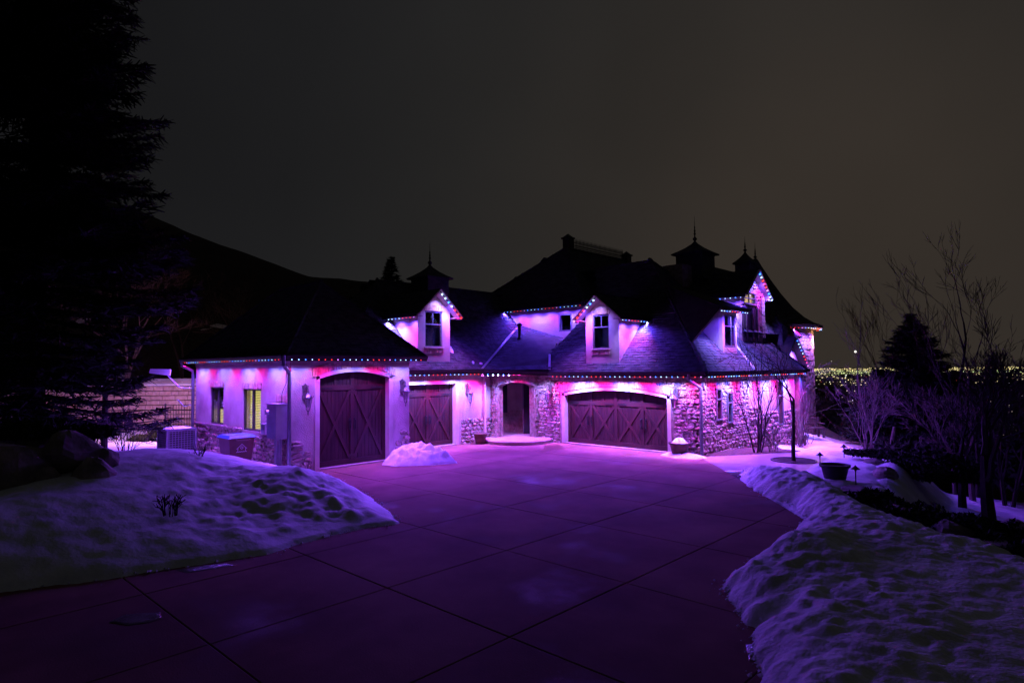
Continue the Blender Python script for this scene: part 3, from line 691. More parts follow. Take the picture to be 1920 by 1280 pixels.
# ---- right wing with the double door
VY = 19.50; VE = 19.08; VZ = 2.80; RX = -9.75; RE = -9.32
vop = (-15.70, -10.88, 0, 1.98, 0.26)
vwall = wall('front_wall', 'Y', VY, -17.15, RX, -0.3, 2.72, [vop], mortar, label='rough stone wall around the arched double garage door')
door_frame('Y', VY, vop); garage_door('Y', VY, vop, 4, 'wide double garage door with four crossed panels under an arch', 0.72, handles=(-14.49, -12.09))
stones(vwall, 'Y', VY, -17.2, RX + 0.05, -0.05, 2.72, [(vop[0] - 0.12, vop[1] + 0.12, -1, vop[3], 0.52)], hrow=(0.075, 0.15), wr=(0.10, 0.30), depth=0.034)
brick_course(vwall, 'Y', VY, vop[0] - 0.02, vop[1] + 0.02, 0, 0.26, 58, 0.05, arc=(vop[0], vop[1], vop[3] + 0.03, vop[4]))
rw = [(20.55, 20.99, 1.12, 2.23), (21.43, 21.86, 0.96, 2.07), (26.2, 26.8, 0.55, 2.38)]
rwall = wall('end_wall', 'X', RX, VY, 23.35, -0.9, 2.72, rw[:2], mortar, label='rough stone end wall with two narrow stepped windows')
rwall2 = wall('end_wall', 'X', RX, 23.35, 28.3, -1.2, 2.72, rw[2:], stucco, label='stucco part of the end wall above a stone base')
wt = lambda u: 1.45 if u < 24.7 else 1.18
stones(rwall, 'X', RX, VY - 0.05, 23.40, -0.3, 2.72, rw[:2], hrow=(0.075, 0.155), wr=(0.10, 0.31), depth=0.036)
stones(rwall2, 'X', RX, 23.40, 28.3, -0.8, 1.5, rw[2:], hrow=(0.10, 0.2), wr=(0.17, 0.40), depth=0.06, top=wt)
for q in rw: window('X', RX, *q, house, 'rail', winf, 0.05, -0.05)
for q in rw[:2]: brick_course(rwall, 'X', RX, q[0] - 0.04, q[1] + 0.04, q[3], q[3] + 0.12, 6, 0.08)
MB().bb((-18.6, 28.05, -1.2), (RX - 0.25, 28.3, 2.72)).build('far_wall', stucco, house)

# roofs over middle, corner and right wings (45 degree pitch)
uA, uB = (UE, 11.15, UZ), (UE, 17.40, UZ)
ur = -21.9; urz = UZ + (UE - ur)
vtop = (-20.02, 21.50, UZ + (UE + 20.02))
roof('roof_slope', [uA, uB, vtop, (-20.6, 22.0, UZ + UE + 20.6), (ur, 22.0, urz), (ur, 11.15 + (UE - ur), urz)], (0, 1, 0), label='dark shingle slope above the second garage door')
roof('roof_slope', [(ur, 14.93, urz), (ur, 24, urz), (-25.5, 24, urz - 3.5), (-25.5, 11.4, urz - 3.5)], (0, 1, 0), expo=0.25, tab=0.6)
roof('roof_slope', [uA, (ur, 14.93, urz), (-25.5, 11.15, UZ)], (1, 0, 0), expo=0.2, tab=0.5)
ridge_cap((uA, (ur, 14.93, urz))); ridge_cap(((ur, 14.93, urz), (ur, 22.5, urz)))
vB = (-16.02, VE, VZ)
# porch roof across the inner corner, shallower
pj = (-16.62, 19.80, VZ + (19.80 - VE))
roof('porch_roof', [uB, (-16.02, VE - 0.005, VZ + 0.11), (-16.55, 19.75, 3.44), (-17.3, 21.9, 4.32), (-20.02, 21.9, 5.05), vtop], (0.797, 0.603, 0), label='shallow shingle roof slope over the corner porch')
RZ = VZ; ap = (-14.15, 23.92, VZ + (23.92 - VE)); apl = (-17.2, 23.92, ap[2])
ra, rb_ = (RE, VE, VZ), (RE, 28.75, VZ)
roof('roof_slope', [vB, ra, ap, apl, (-15.7, 22.2, VZ + 3.12), (-16.62, 19.85, VZ + 0.77)], (1, 0, 0), label='dark shingle slope above the double garage door')
roof('roof_slope', [ra, rb_, ap], (0, 1, 0), label='dark shingle slope above the stone end wall')
roof('roof_slope', [rb_, (-18, 28.75, VZ), (-18, 23.92, ap[2]), ap], (1, 0, 0), expo=0.25, tab=0.6)
for q in ((ra, ap), (rb_, ap), (apl, ap)): ridge_cap(q)
def fl(a, b_, wd=0.09):
    MB().bar(a, b_, wd, 0.02, (0.3, -0.3, 1)).build('valley_flashing', flash, house)
fl((UE - 0.02, 17.42, UZ + 0.07), (vtop[0], vtop[1], vtop[2] + 0.07)); fl((vB[0], vB[1] + 0.03, vB[2] + 0.13), (-16.56, 19.78, 3.56)); 
fl((-16.75, 20.4, 3.75), (-16.65, 20.35, 4.05), 0.07)
fl((-9.34, 23.05, VZ + 0.08), (-10.3, 23.6, VZ + 1.04))
eave(((UE, 12.7, UZ - 0.06), (UE, 17.40, UZ - 0.06))); eave(((UE, 17.40, UZ - 0.06), (-16.02, VE, VZ - 0.04)))
eave(((-16.02, VE, VZ - 0.06), (RE, VE, VZ - 0.06))); eave(((RE, VE, VZ - 0.06), (RE, 28.75, VZ - 0.06)))
sb = MB(); sb.bb((UX - 0.02, GE[3], 2.76), (UE - 0.05, 18.2, 2.78)); sb.bb((-16.4, VE + 0.05, 2.66), (RX, VY + 0.02, 2.68)); sb.bb((RX - 0.02, VE + 0.05, 2.655), (RE - 0.05, 28.7, 2.675))
sb.prism([(UE - 0.05, 17.42, 2.70), (-16.05, VE + 0.04, 2.70), (-16.3, 19.6, 2.70), (-18.6, 19.6, 2.70), (-18.6, 17.5, 2.70)], (0, 0, 0.02))
sb.build('soffit', soffitm, house)
# snow left on the roof, a vent pipe
for k_, (yy, xx, a_, b2) in enumerate(((16.35, -18.95, 0.55, 0.28), (17.15, -18.4, 0.16, 0.07), (17.55, -18.35, 0.2, 0.06))):
    z_ = UZ + (UE - xx); b = MB(); n = 12
    ring = [(xx - 0.7 * b2 * math.sin(2 * math.pi * i / n) * random.uniform(.6, 1.1) , yy + a_ / 2 * math.cos(2 * math.pi * i / n) * random.uniform(.7, 1.1)) for i in range(n)]
    b.add([(x, y, UZ + (UE - x) + 0.0) for x, y in ring] + [(xx + (x - xx) * .75, yy + (y - yy) * .75, UZ + (UE - xx - (x - xx) * .75) + 0.07) for x, y in ring], [(i, (i + 1) % n, n + (i + 1) % n, n + i) for i in range(n)] + [tuple(range(n, 2 * n))])
    o = b.build('roof_snow', snowm, None, sm=True)
    tag(o, ('large remnant of snow on the roof beside the left dormer', 'small scrap of snow above the eave left of the valley', 'tiny scrap of snow touching the left valley flashing')[k_], 'snow', 'snow scraps on the roof')
vx, vy = -19.0, 20.6; nrm_ = Vector((.603, -.798, 0)); dd_ = -((vx - UE) * .603 + (vy - 17.4) * -.798); vz = UZ + 0.44 * dd_
MB().lathe([(0.16, -0.15), (0.10, 0.12), (0.075, 0.14), (0.075, 0.62), (0.13, 0.62), (0.13, 0.70), (0.02, 0.76)], (vx, vy, vz), 12).build('vent_pipe', gutm, house, label='capped metal vent pipe on the porch roof')

# ---- corner porch: round stone tower with an open arch
PC = Vector((-18.15, 19.42, 0)); PR = 1.16
toc = math.atan2(-PC.y, -PC.x)                      # towards the camera
def arcwall(b, a0, a1, z0, z1, r0_, r1_, n=10, ztop=None):
    for i in range(n):
        qa, qb = a0 + (a1 - a0) * i / n, a0 + (a1 - a0) * (i + 1) / n
        za, zb = (ztop(qa), ztop(qb)) if ztop else (z0, z0)
        pts = [(r, q, z) for r in (r0_, r1_) for q, z in ((qa, za), (qb, zb), (qb, z1), (qa, z1))]
        vs = [(PC.x + r * math.cos(q), PC.y + r * math.sin(q), z) for r, q, z in pts]
        b.add(vs, [(0, 1, 2, 3), (7, 6, 5, 4), (0, 4, 5, 1), (1, 5, 6, 2), (2, 6, 7, 3), (3, 7, 4, 0)])
    return b
oa = 0.72
for sgn in (-1, 1):
    tw = arcwall(MB(), toc + sgn * oa, toc + sgn * 1.35, 0.0, 2.70, PR - 0.32, PR).build('porch_pillar', mortar, house, label='curved stone pillar beside the porch opening')
    b = MB(); z = 0.12
    while z < 2.6:
        h = random.uniform(0.07, 0.13); q = 0.0
        flare = 0.22 * max(0, 1 - z / 0.5) ** 2
        while q < 0.75:
            wd = random.uniform(0.10, 0.24) / PR; wd = min(wd, 0.76 - q)
            aa, ab = toc + sgn * (oa + q + 0.006), toc + sgn * (oa + q + wd - 0.006); p_ = random.uniform(0.015, 0.085) + flare
            if sgn < 0: aa, ab = ab, aa
            vs = [(PC.x + r * math.cos(a), PC.y + r * math.sin(a), zz_) for r, s_ in ((PR - 0.03, 0.0), (PR + p_, 0.008)) for a, zz_ in ((aa + s_, z + s_), (ab - s_, z + s_), (ab - s_, z + h - 0.008 - s_), (aa + s_, z + h - 0.008 - s_))]
            b.add(vs, [(4, 5, 6, 7), (0, 1, 5, 4), (1, 2, 6, 5), (2, 3, 7, 6), (3, 0, 4, 7)]); q += wd
        z += h
    # reveal face of the opening
    z = 0.12
    while z < 2.3:
        h = random.uniform(0.08, 0.14); a = toc + sgn * oa
        for r in (PR - 0.28, PR - 0.13):
            c_ = Vector((PC.x + (r + 0.06) * math.cos(a), PC.y + (r + 0.06) * math.sin(a), z + h / 2)); rd = Vector((math.cos(a), math.sin(a), 0)); td = Vector((-math.sin(a), math.cos(a), 0))
            b.box(c_, (0.135, random.uniform(0.02, 0.06), h - 0.012), (rd, td, Vector((0, 0, 1))))
        z += h
    b.build('pillar_stones', stonem, tw, kind='stuff')
lint = arcwall(MB(), toc - oa, toc + oa, 2.3, 2.70, PR - 0.32, PR, 12, ztop=lambda q: 2.24 + 0.17 * (1 - ((q - toc) / oa) ** 2)).build('porch_lintel', mortar, house)
b = MB()
for i in range(34):
    q = toc - oa + 2 * oa * (i + 0.5) / 34; zb_ = 2.25 + 0.17 * (1 - ((q - toc) / oa) ** 2)
    rd = Vector((math.cos(q), math.sin(q), 0)); td = Vector((-rd.y, rd.x, 0)); z = zb_
    while z < 2.68:
        h = random.uniform(0.09, 0.15); h = min(h, 2.70 - z)
        b.box(PC + rd * PR + Vector((0, 0, z + h / 2)), (random.uniform(0.03, 0.08), 0.036, h - 0.01), (rd, td, Vector((0, 0, 1)))); z += h
b.build('lintel_stones', stonem, lint, kind='stuff')
SC = Vector((-17.45, 18.75, 0))
stp = MB().lathe([(0.01, 0.16), (1.44, 0.16), (1.47, 0.13), (1.47, 0.10), (1.44, 0.09), (1.42, -0.05)], SC, 40).build('porch_step', stepm, house, sm=False, label='round concrete step in front of the porch')
# porch inside: window, stone wall, dark door
pb = MB(); pw = Vector((-19.6, 20.5, 0)); rdv = Vector((math.cos(toc), math.sin(toc), 0)); tdv = Vector((-rdv.y, rdv.x, 0))
inn = arcwall(MB(), toc + 0.9, toc + 2 * math.pi - 0.9, 0.1, 2.7, PR + 0.42, PR + 0.50, 22).build('porch_inner_wall', stucco, house, label='stucco wall inside the porch')
b = MB(); z = 0.12
while z < 1.05:
    h = random.uniform(0.10, 0.17); q = 1.6
    while q < 4.7:
        wd = random.uniform(0.12, 0.3) / 1.5; a = toc + q + wd / 2; rd = Vector((math.cos(a), math.sin(a), 0)); td = Vector((-rd.y, rd.x, 0))
        b.box(PC + rd * (PR + 0.41) + Vector((0, 0, z + h / 2)), (random.uniform(0.03, 0.09), wd * 1.5 - 0.015, h - 0.012), (rd, td, Vector((0, 0, 1)))); q += wd
    z += h
b.build('inner_stones', stonem, inn, kind='stuff')
MB().lathe([(0.01, 0.13), (PR + 0.5, 0.13)], PC, 24).build('porch_floor', stepm, house)
def porch_panel(nm, off, wd, z0, z1, m_, dep=1.36, label=None):
    # off: sideways offset seen from the camera, to the right
    c_ = PC - rdv * dep * 0.75 + tdv * off + Vector((0, 0, (z0 + z1) / 2))
    return MB().box(c_, (0.06, wd, z1 - z0), (rdv, tdv, Vector((0, 0, 1)))).build(nm, m_, house, label=label)
sgn_r = 1 if tdv.dot(right) > 0 else -1
dk = mat('dark_door', (0.012, 0.014, 0.02), (0.02, 0.022, 0.03), 0.25, 4, 3, spec=0.5)
pd = porch_panel('porch_door', sgn_r * 0.52, 0.42, 0.13, 2.42, dk, 0.9, 'dark blue glazed door inside the porch')
pwn = porch_panel('porch_window', sgn_r * -0.62, 0.46, 1.05, 2.42, dk, 1.2, 'dark window inside the porch')
for o_, s_ in ((0.30, 0.05), (0.74, 0.05)):
    c_ = PC - rdv * 0.62 + tdv * sgn_r * o_ + Vector((0, 0, 1.27)); MB().box(c_, (0.09, s_, 2.3), (rdv, tdv, Vector((0, 0, 1)))).build('door_jamb', winf, pd)

# ---- dormers
def dormer(face, c, a0, a1, zb, ze, zr, back, win, label, over=0.32, rak=0.35, mt=stucco, hdr=True, style='sash', wl=None):
    """gabled dormer: front at plane c between a0..a1, eave ze, ridge zr, running back by `back`"""
    um = (a0 + a1) / 2; ns = fdir(face)[1]; ud = fdir(face)[0]
    d = empty('dormer', pt(face, c, um, zb), parent=house); d['label'] = label
    b = MB(); w0, w1, wz0, wz1 = win
    slab(b, face, c, a0, w0, zb - 0.4, ze, -0.15); slab(b, face, c, w1, a1, zb - 0.4, ze, -0.15); slab(b, face, c, w0, w1, zb - 0.4, wz0, -0.15); slab(b, face, c, w0, w1, wz1, ze, -0.15)
    b.prism([pt(face, c, a0, ze), pt(face, c, a1, ze), pt(face, c, um, ze + (zr - ze) * 0.93)], ns * -0.15)
    b.build('front_wall', mt, d)
    b = MB(); slab(b, face, c, a0, a0 + 0.14, zb - 0.4, ze, -back, -0.15); b.build('cheek_wall', stucco, d)
    b = MB(); slab(b, face, c, a1 - 0.14, a1, zb - 0.4, ze, -back, -0.15); b.build('cheek_wall', stucco, d)
    sl = (zr - ze) / (um - a0); eo0, eo1 = a0 - over, a1 + over; zo = ze - over * sl * 0.55
    for e_, s_ in ((eo0, 1), (eo1, -1)):
        poly = [pt(face, c, e_, zo, rak), pt(face, c, e_, zo, -back), pt(face, c, um, zr, -back), pt(face, c, um, zr, rak)]
        roof('roof_slope', poly, ns, 0.07, 0.16, 0.3, parent=d)
        MB().bar(pt(face, c, e_, zo - 0.05, rak), pt(face, c, um, zr - 0.05, rak), 0.04, 0.17, ns).build('rake_board', trim, d)
        MB().bar(pt(face, c, e_ - s_ * 0.01, zo - 0.03, rak), pt(face, c, e_ - s_ * 0.01, zo - 0.03, -back), 0.05, 0.13, (0, 0, 1)).build('eave_board', fascia, d)
        # soffit under the overhang
        au = a0 if s_ == 1 else a1
        MB().prism([pt(face, c, e_, zo - 0.08, rak - 0.03), pt(face, c, e_, zo - 0.08, -back), pt(face, c, au, zo - 0.06, -back), pt(face, c, au, zo - 0.06, rak - 0.03)], (0, 0, -0.02)).build('soffit', soffitm, d)
        MB().prism([pt(face, c, e_, zo - 0.10, rak - 0.02), pt(face, c, um, zr - 0.11, rak - 0.02), pt(face, c, um, zr - 0.11, 0.0), pt(face, c, e_, zo - 0.10, 0.0)], (0, 0, -0.02)).build('rake_soffit', trim, d)
    window(face, c, w0, w1, wz0, wz1, d, style, winf, 0.05, 0.05, lit=wl)
    if hdr:
        brick_course(d, face, c, w0 - 0.04, w1 + 0.04, wz1 + 0.01, wz1 + 0.24, 11, 0.03)
        brick_course(d, face, c, w0 - 0.04, w1 + 0.04, wz0 - 0.22, wz0 - 0.03, 8, 0.03)
    slab(MB(), face, c, w0 - 0.05, w1 + 0.05, wz0 - 0.03, wz0 + 0.01, 0, 0.06).build('sill', trim, d)
    return dict(eo=(eo0, eo1), zo=zo, um=um, zr=zr, rak=rak, back=back, face=face, c=c)
d1 = dormer('X', -18.45, 14.39, 15.97, 3.35, 5.22, 6.05, 2.6, (14.74, 15.58, 3.82, 5.20), 'left dormer with tall dark sash window above the second garage door', rak=0.35)
d2 = dormer('Y', 19.42, -14.42, -12.90, 3.25, 5.02, 5.74, 2.6, (-14.10, -13.34, 3.70, 5.00), 'middle dormer with tall sash window above the double garage door', rak=0.38)
# upper wall behind the porch roof
up_wall = wall('upper_wall', 'Y', 21.8, -23.0, -15.2, 3.0, 5.70, [(-17.70, -16.95, 4.62, 5.42)], stucco, label='upper stucco wall with a small window above the porch roof')
window('Y', 21.8, -17.70, -16.95, 4.62, 5.42, house, 'plain', winf, 0.07, 0.02)
# main block: tall hip roof with iron cresting
mz = 5.78; me_ = 21.42; mp = 0.90; ma = (-19.85, 25.2, mz + (25.2 - me_) * mp); mb = (-19.85, 30.6, ma[2])
mr_ = -16.0
roof('main_roof', [(-24.0, me_, mz), (mr_, me_, mz), ma], (1, 0, 0), expo=0.17, tab=0.3, label='tall dark hip roof of the main block')
roof('main_roof', [(mr_, me_, mz), (mr_, 34, mz), mb, ma], (0, 1, 0), expo=0.2, tab=0.45)
roof('main_roof', [(-24, me_, mz), (-24, 34, mz), mb, ma], (0, 1, 0), expo=0.3, tab=0.8)
ridge_cap((ma, mb)); ridge_cap(((-24.0, me_, mz), ma), r=0.11); ridge_cap(((mr_, me_, mz), ma), r=0.09)
eave(((-24.0, me_, mz - 0.06), (mr_, me_, mz - 0.06)), gut=True)
sb = MB().bb((-23, me_ + 0.05, 5.68), (mr_, 21.82, 5.70)); sb.build('soffit', soffitm, house)
def cap_post(p, s=0.36, h=0.55):
    p = Vector(p); b = MB(); b.box(p + Vector((0, 0, h / 2 - 0.2)), (s, s, h + 0.4)); b.box(p + Vector((0, 0, h + 0.03)), (s + 0.12, s + 0.12, 0.08)); b.lathe([(s * 0.75, 0), (0.02, 0.2)], p + Vector((0, 0, h + 0.07)), 4, rot=math.pi / 4)
    return b.build('ridge_post', fascia, house)
cap_post(Vector(ma) + Vector((0, 0.1, 0)), 0.40, 0.5); cap_post(Vector(mb) + Vector((0, 0.2, 0)), 0.40, 0.3)
L0, L1 = Vector(ma) + Vector((0, 0.4, 0.08)), Vector(mb) + Vector((0, -0.15, 0.08))
for z_ in (0.06, 0.30): MB().bar(L0 + Vector((0, 0, z_)), L1 + Vector((0, 0, z_)), 0.03, 0.03).build('cresting_rail', iron, house)
pk = MB().tube([(0, 0, 0), (0, 0, 0.40), (0, 0, 0.54)], [0.022, 0.02, 0.004], 5).lathe([(0.001, 0.34), (0.04, 0.38), (0.001, 0.44)], (0, 0, 0), 5).tube([(0, -0.06, 0.14), (0, 0, 0.22), (0, 0.06, 0.14)], 0.016, 4).mesh('cresting_spike', mat=iron)
for i in range(40): mobj('cresting_spike', pk, house, L0.lerp(L1, (i + 0.5) / 40))
# right dormer with a shed roof that runs into the hip
dd3 = empty('dormer', (-10.03, 22.5, 3.6), parent=house); dd3['label'] = 'right dormer tucked under the hip with a bright stucco cheek'
b = MB(); slab(b, 'X', -10.03, 21.9, 22.05, 3.2, 5.06, -0.15); slab(b, 'X', -10.03, 23.0, 23.12, 3.2, 5.06, -0.15); slab(b, 'X', -10.03, 22.05, 23.0, 3.2, 3.70, -0.15); slab(b, 'X', -10.03, 22.05, 23.0, 4.94, 5.06, -0.15); b.build('front_wall', trim, dd3)
MB().bb((-12.4, 21.9, 3.2), (-10.18, 22.04, 5.06)).build('cheek_wall', stucco, dd3); MB().bb((-12.6, 21.3, 3.6), (-11.0, 21.4, 5.06)).build('cheek_return', stucco, dd3)
MB().bb((-11.1, 21.4, 3.6), (-11.0, 21.9, 5.06)).build('cheek_return', stucco, dd3)
window('X', -10.03, 22.05, 23.0, 3.72, 4.94, dd3, 'sash', winf, 0.06, 0.03)
brick_course(dd3, 'X', -10.03, 22.02, 23.03, 3.46, 3.68, 9, 0.03)
A3, B3, C3, D3 = (-9.62, 20.85, 5.10), (-10.35, 20.10, 3.90), (-9.62, 23.45, 5.16), (-12.6, 23.45, 6.35)
roof('roof_slope', [A3, C3, D3, (-12.3, 21.85, 6.20)], (0, 1, 0), 0.09, parent=dd3)
roof('roof_slope', [A3, (-12.3, 21.85, 6.20), B3], (1, -1, 0), 0.09, parent=dd3)
MB().bar(Vector(A3) + Vector((0, 0, -0.1)), Vector(B3) + Vector((0, 0, -0.06)), 0.05, 0.16, (1, -1, 0.3)).build('verge_board', trim, dd3)
MB().prism([(-9.66, 20.95, 4.99), (-9.66, 23.4, 5.03), (-10.1, 23.4, 5.03), (-11.0, 21.9, 5.0)], (0, 0, 0.02)).build('soffit', soffitm, dd3)
MB().bar((-9.62, 20.85, 5.06), (-9.62, 23.45, 5.12), 0.05, 0.12, (0, 0, 1)).build('eave_board', fascia, dd3)
# tall stone gable further right
litw = emit('lit_warm_room', (1.0, 0.62, 0.30), 1.1, True)
d4 = dormer('X', -10.50, 24.72, 26.85, 4.1, 6.05, 7.05, 3.2, (25.02, 26.25, 5.58, 6.08), 'tall stone gable with a small warm lit window', over=0.30, rak=0.30, mt=stonem, hdr=False, style='grid', wl=litw)
dg = [o for o in bpy.data.objects if o.name.startswith('dormer')][-1]
stones(dg, 'X', -10.5, 24.74, 26.83, 5.40, 7.0, [(25.0, 26.27, 5.5, 6.12)], hrow=(0.08, 0.15), wr=(0.10, 0.28), depth=0.04, top=lambda u: 6.0 + (1.05 - abs(u - 25.785)) * 0.86)
MB().bb((-10.9, 24.95, 4.2), (-10.46, 26.2, 5.40)).build('balcony_recess', interior, dg)  # solid block, its near-black colour stands in for the shade of a recess
for q in (25.05, 25.65, 26.15): MB().bb((-10.47, q - 0.05, 4.1), (-10.40, q + 0.05, 5.42)).build('balcony_post', woodb, dg)
b = MB(); 
for z_ in np.arange(4.2, 6.0, 0.16):
    for k_ in range(2): b.box((-10.44, 26.62 + 0.15 * k_ + random.uniform(-.02, .02), z_ + 0.08), (0.12, random.uniform(0.12, 0.16), 0.14))
b.build('quoin_stones', stonem, dg, kind='stuff')
# round tower with a flared conical roof
TC = Vector((-13.1, 32.75, 0))
MB().lathe([(2.62, -2.5), (2.62, 4.9)], TC, 32).build('tower_wall', stonem, house, sm=True, label='round stone tower wall under the conical roof')
b = MB(); z = -1.5
while z < 4.75:
    h = random.uniform(0.12, 0.22); q = -2.2
    while q < 0.9:
        wd = random.uniform(0.16, 0.42) / 2.62; rd = Vector((math.cos(q + wd / 2), math.sin(q + wd / 2), 0)); td = Vector((-rd.y, rd.x, 0))
        b.box(TC + rd * 2.62 + Vector((0, 0, z + h / 2)), (random.uniform(0.05, 0.14), wd * 2.62 - 0.02, h - 0.02), (rd, (td + Vector((0, 0, random.uniform(-.06, .06)))).normalized(), Vector((0, 0, 1)))); q += wd
    z += h
b.build('tower_stones', stonem, [o for o in house.children if o.name.startswith('tower_wall')][0], kind='stuff')
prof = [(3.12, 5.0), (2.75, 5.15), (2.3, 5.45), (1.75, 6.0), (1.2, 6.75), (0.7, 7.55), (0.28, 8.3), (0.1, 8.66), (0.02, 8.7)]
tb = MB()
for (ra_, za_), (rb2, zb2) in zip(prof[:-1], prof[1:]):
    n = max(1, int(math.hypot(ra_ - rb2, za_ - zb2) / 0.17))
    for i in range(n):
        p0, p1 = (ra_ + (rb2 - ra_) * i / n, za_ + (zb2 - za_) * i / n), (ra_ + (rb2 - ra_) * (i + 1) / n, za_ + (zb2 - za_) * (i + 1) / n)
        tb.lathe([(p0[0] - 0.01, p0[1] - 0.02), (p0[0] + 0.02, p0[1] + 0.005), (p1[0], p1[1] + 0.02)], TC, 40)
tb.build('tower_roof', shing, house, sm=False, label='flared conical shingle roof of the round tower')
MB().lathe([(3.12, 4.86), (3.14, 5.0), (2.6, 4.9), (2.6, 4.84), (3.12, 4.86)], TC, 40).build('tower_eave', soffitm, house)
def finial(p, h, name='finial', r=0.10, parent=house):
    s = h; return MB().lathe([(0.001, -0.25), (r * 0.9, -0.2), (r * 0.35, 0.0), (r * 0.9, 0.06 * s), (r, 0.10 * s), (r * 0.4, 0.16 * s), (r * 0.25, 0.22 * s), (r * 0.55, 0.30 * s), (r * 0.22, 0.34 * s), (r * 0.45, 0.42 * s), (r * 0.18, 0.46 * s), (r * 0.3, 0.55 * s), (r * 0.12, 0.60 * s), (0.004, s)], p, 10).build(name, iron, parent, sm=True)
finial(TC + Vector((0, 0, 8.72)), 0.85)
def cupola(p, s, h, fh, m_=shing):
    p = Vector(p); b = MB(); b.box(p + Vector((0, 0, h / 2 - 0.5)), (s, s, h + 1.0)); c = b.build('cupola', m_, house, label='small square roof turret with a finial')
    MB().lathe([(s * 0.86, -0.06), (s * 0.90, 0.0), (s * 0.62, 0.14), (s * 0.35, 0.30), (s * 0.12, 0.48), (0.02, 0.62)], p + Vector((0, 0, h)), 4, rot=math.pi / 4).build('cap', shing, c)
    finial(p + Vector((0, 0, h + 0.6)), fh, parent=c)
cupola((-21.0, 17.05, 6.3), 1.15, 0.62, 1.0)
cupola((-13.07, 25.9, 7.2), 1.25, 0.85, 1.15)
MB().box((-13.4, 24.9, 6.7), (0.95, 0.95, 1.5)).build('chimney', stonem, house, label='low stone chimney below the roof turret')
cupola((-12.66, 30.4, 7.4), 0.75, 0.72, 0.75)
roof('rear_roof', [(-10.4, 24.8, 4.4), (-10.4, 31.5, 4.4), (-12.8, 31.5, 7.55), (-12.8, 25.5, 7.55)], (0, 1, 0), expo=0.25, tab=0.6)
# entry gable beside the tower
e5 = empty('entry_gable', (-10.2, 29.6, 3.2), parent=house); e5['label'] = 'small entry gable with blue shingles beside the tower'
ga = Vector((-9.85, 28.95, 4.30)); gl_, gr_ = Vector((-9.85, 27.95, 3.42)), Vector((-9.85, 30.4, 3.02)); bk_ = Vector((-2.6, 0, 0.0))
roof('roof_slope', [gl_ + Vector((0, -0.2, -0.25)), ga, ga + bk_ + Vector((0, 0, 0.55)), gl_ + bk_ + Vector((0, -0.5, 0.3))], (1, 0, 0), 0.08, 0.15, 0.28, parent=e5)
roof('roof_slope', [ga, gr_, gr_ + bk_, ga + bk_], (1, 0, 0), 0.08, 0.15, 0.28, parent=e5)
MB().prism([gl_ + Vector((-0.3, 0, -0.9)), gr_ + Vector((-0.3, 0, -0.7)), gr_ + Vector((-0.3, -0.1, -0.05)), ga + Vector((-0.3, 0, -0.1)), gl_ + Vector((-0.3, 0.1, -0.05))], (-0.2, 0, 0)).build('gable_wall', stonem, e5)
MB().bar(ga, gr_, 0.05, 0.16, (1, 0, 0)).build('rake_board', trim, e5)
MB().box(Vector((-10.6, 28.75, 4.2)), (0.75, 0.75, 1.2)).build('gable_turret', shing, e5)
MB().lathe([(0.62, -0.02), (0.4, 0.1), (0.15, 0.3), (0.02, 0.46)], (-10.6, 28.75, 4.8), 4, rot=math.pi / 4).build('turret_cap', shing, e5)
finial(Vector((-10.6, 28.75, 5.22)), 0.75, r=0.08, parent=e5)
MB().bb((-9.95, 28.5, -1.2), (-9.6, 28.9, 2.75)).build('entry_pillar', stonem, house, label='stone entry pillar at the far end of the house')

# downspouts
def spout(pts, label): MB().tube(pts, 0.055, 8).build('downspout', dspm, house, label=label)
spout([(-16.6, 8.24, 3.42), (-16.62, 8.24, 3.15), (-16.96, 8.58, 2.92), (-16.98, 8.60, 2.7), (-16.98, 8.60, 0.1)], 'downspout at the front corner of the garage wing')
spout([(-24.6, 8.24, 3.42), (-24.6, 8.26, 3.2), (-24.42, 8.58, 3.0), (-24.42, 8.6, 2.8), (-24.42, 8.60, 0.1)], 'downspout at the rear corner of the garage wing')
spout([(-9.9, 18.98, 2.75), (-9.9, 19.0, 2.55), (-9.70, 19.36, 2.30), (-9.69, 19.38, 2.2), (-9.69, 19.38, 0.05)], 'downspout at the corner of the stone end wall')

# ------------------------------------------------------------------ eave lights
LC = {'R': ((1.0, 0.010, 0.42), 1.25), 'P': ((0.70, 0.03, 0.95), 0.9), 'W': ((0.34, 0.25, 1.0), 3.5), 'B': ((0.04, 0.06, 1.0), 3.2)}
SEQ = 'RRRPBWWBW'
bulbm = {}
for k_, (c_, s_) in LC.items():
    ec = {'R': (1.0, 0.045, 0.02), 'P': (0.75, 0.25, 1.0), 'W': (0.40, 0.66, 1.0), 'B': (0.03, 0.16, 1.0)}[k_]
    mb_ = MB().lathe([(0.001, -0.020), (0.014, -0.013), (0.019, 0.0), (0.014, 0.012), (0.001, 0.014)], (0, 0, 0), 8).mesh('bulb_' + k_, mat=emit('bulb_' + k_, ec, {'R': 3.5, 'P': 3.5, 'W': 4.0, 'B': 8.0}[k_]))
    bulbm[k_] = mb_
LAMPD = {}
def fill_lamp(en, col, deg, blend):
    L = bpy.data.lights.new('bulb_glow', 'SPOT'); L.color = col; L.energy = en; L.spot_size = math.radians(deg); L.spot_blend = blend; L.shadow_soft_size = 0.03; return L
fill_fwd = fill_lamp(LEDW * 3.8, (0.22, 0.065, 1.0), 140, 0.8)      # added fill spot, aimed forward over the yard, beyond the bulbs' own lamps
fill_upper = fill_lamp(LEDW * 3.0, (0.11, 0.04, 1.0), 165, 0.6)       # added fill spot for the upper strings, straight down on the roofs
fill_down = fill_lamp(LEDW * 3.0, (0.24, 0.03, 1.0), 134, 0.9)      # added fill spot, aimed steeply at the paving below
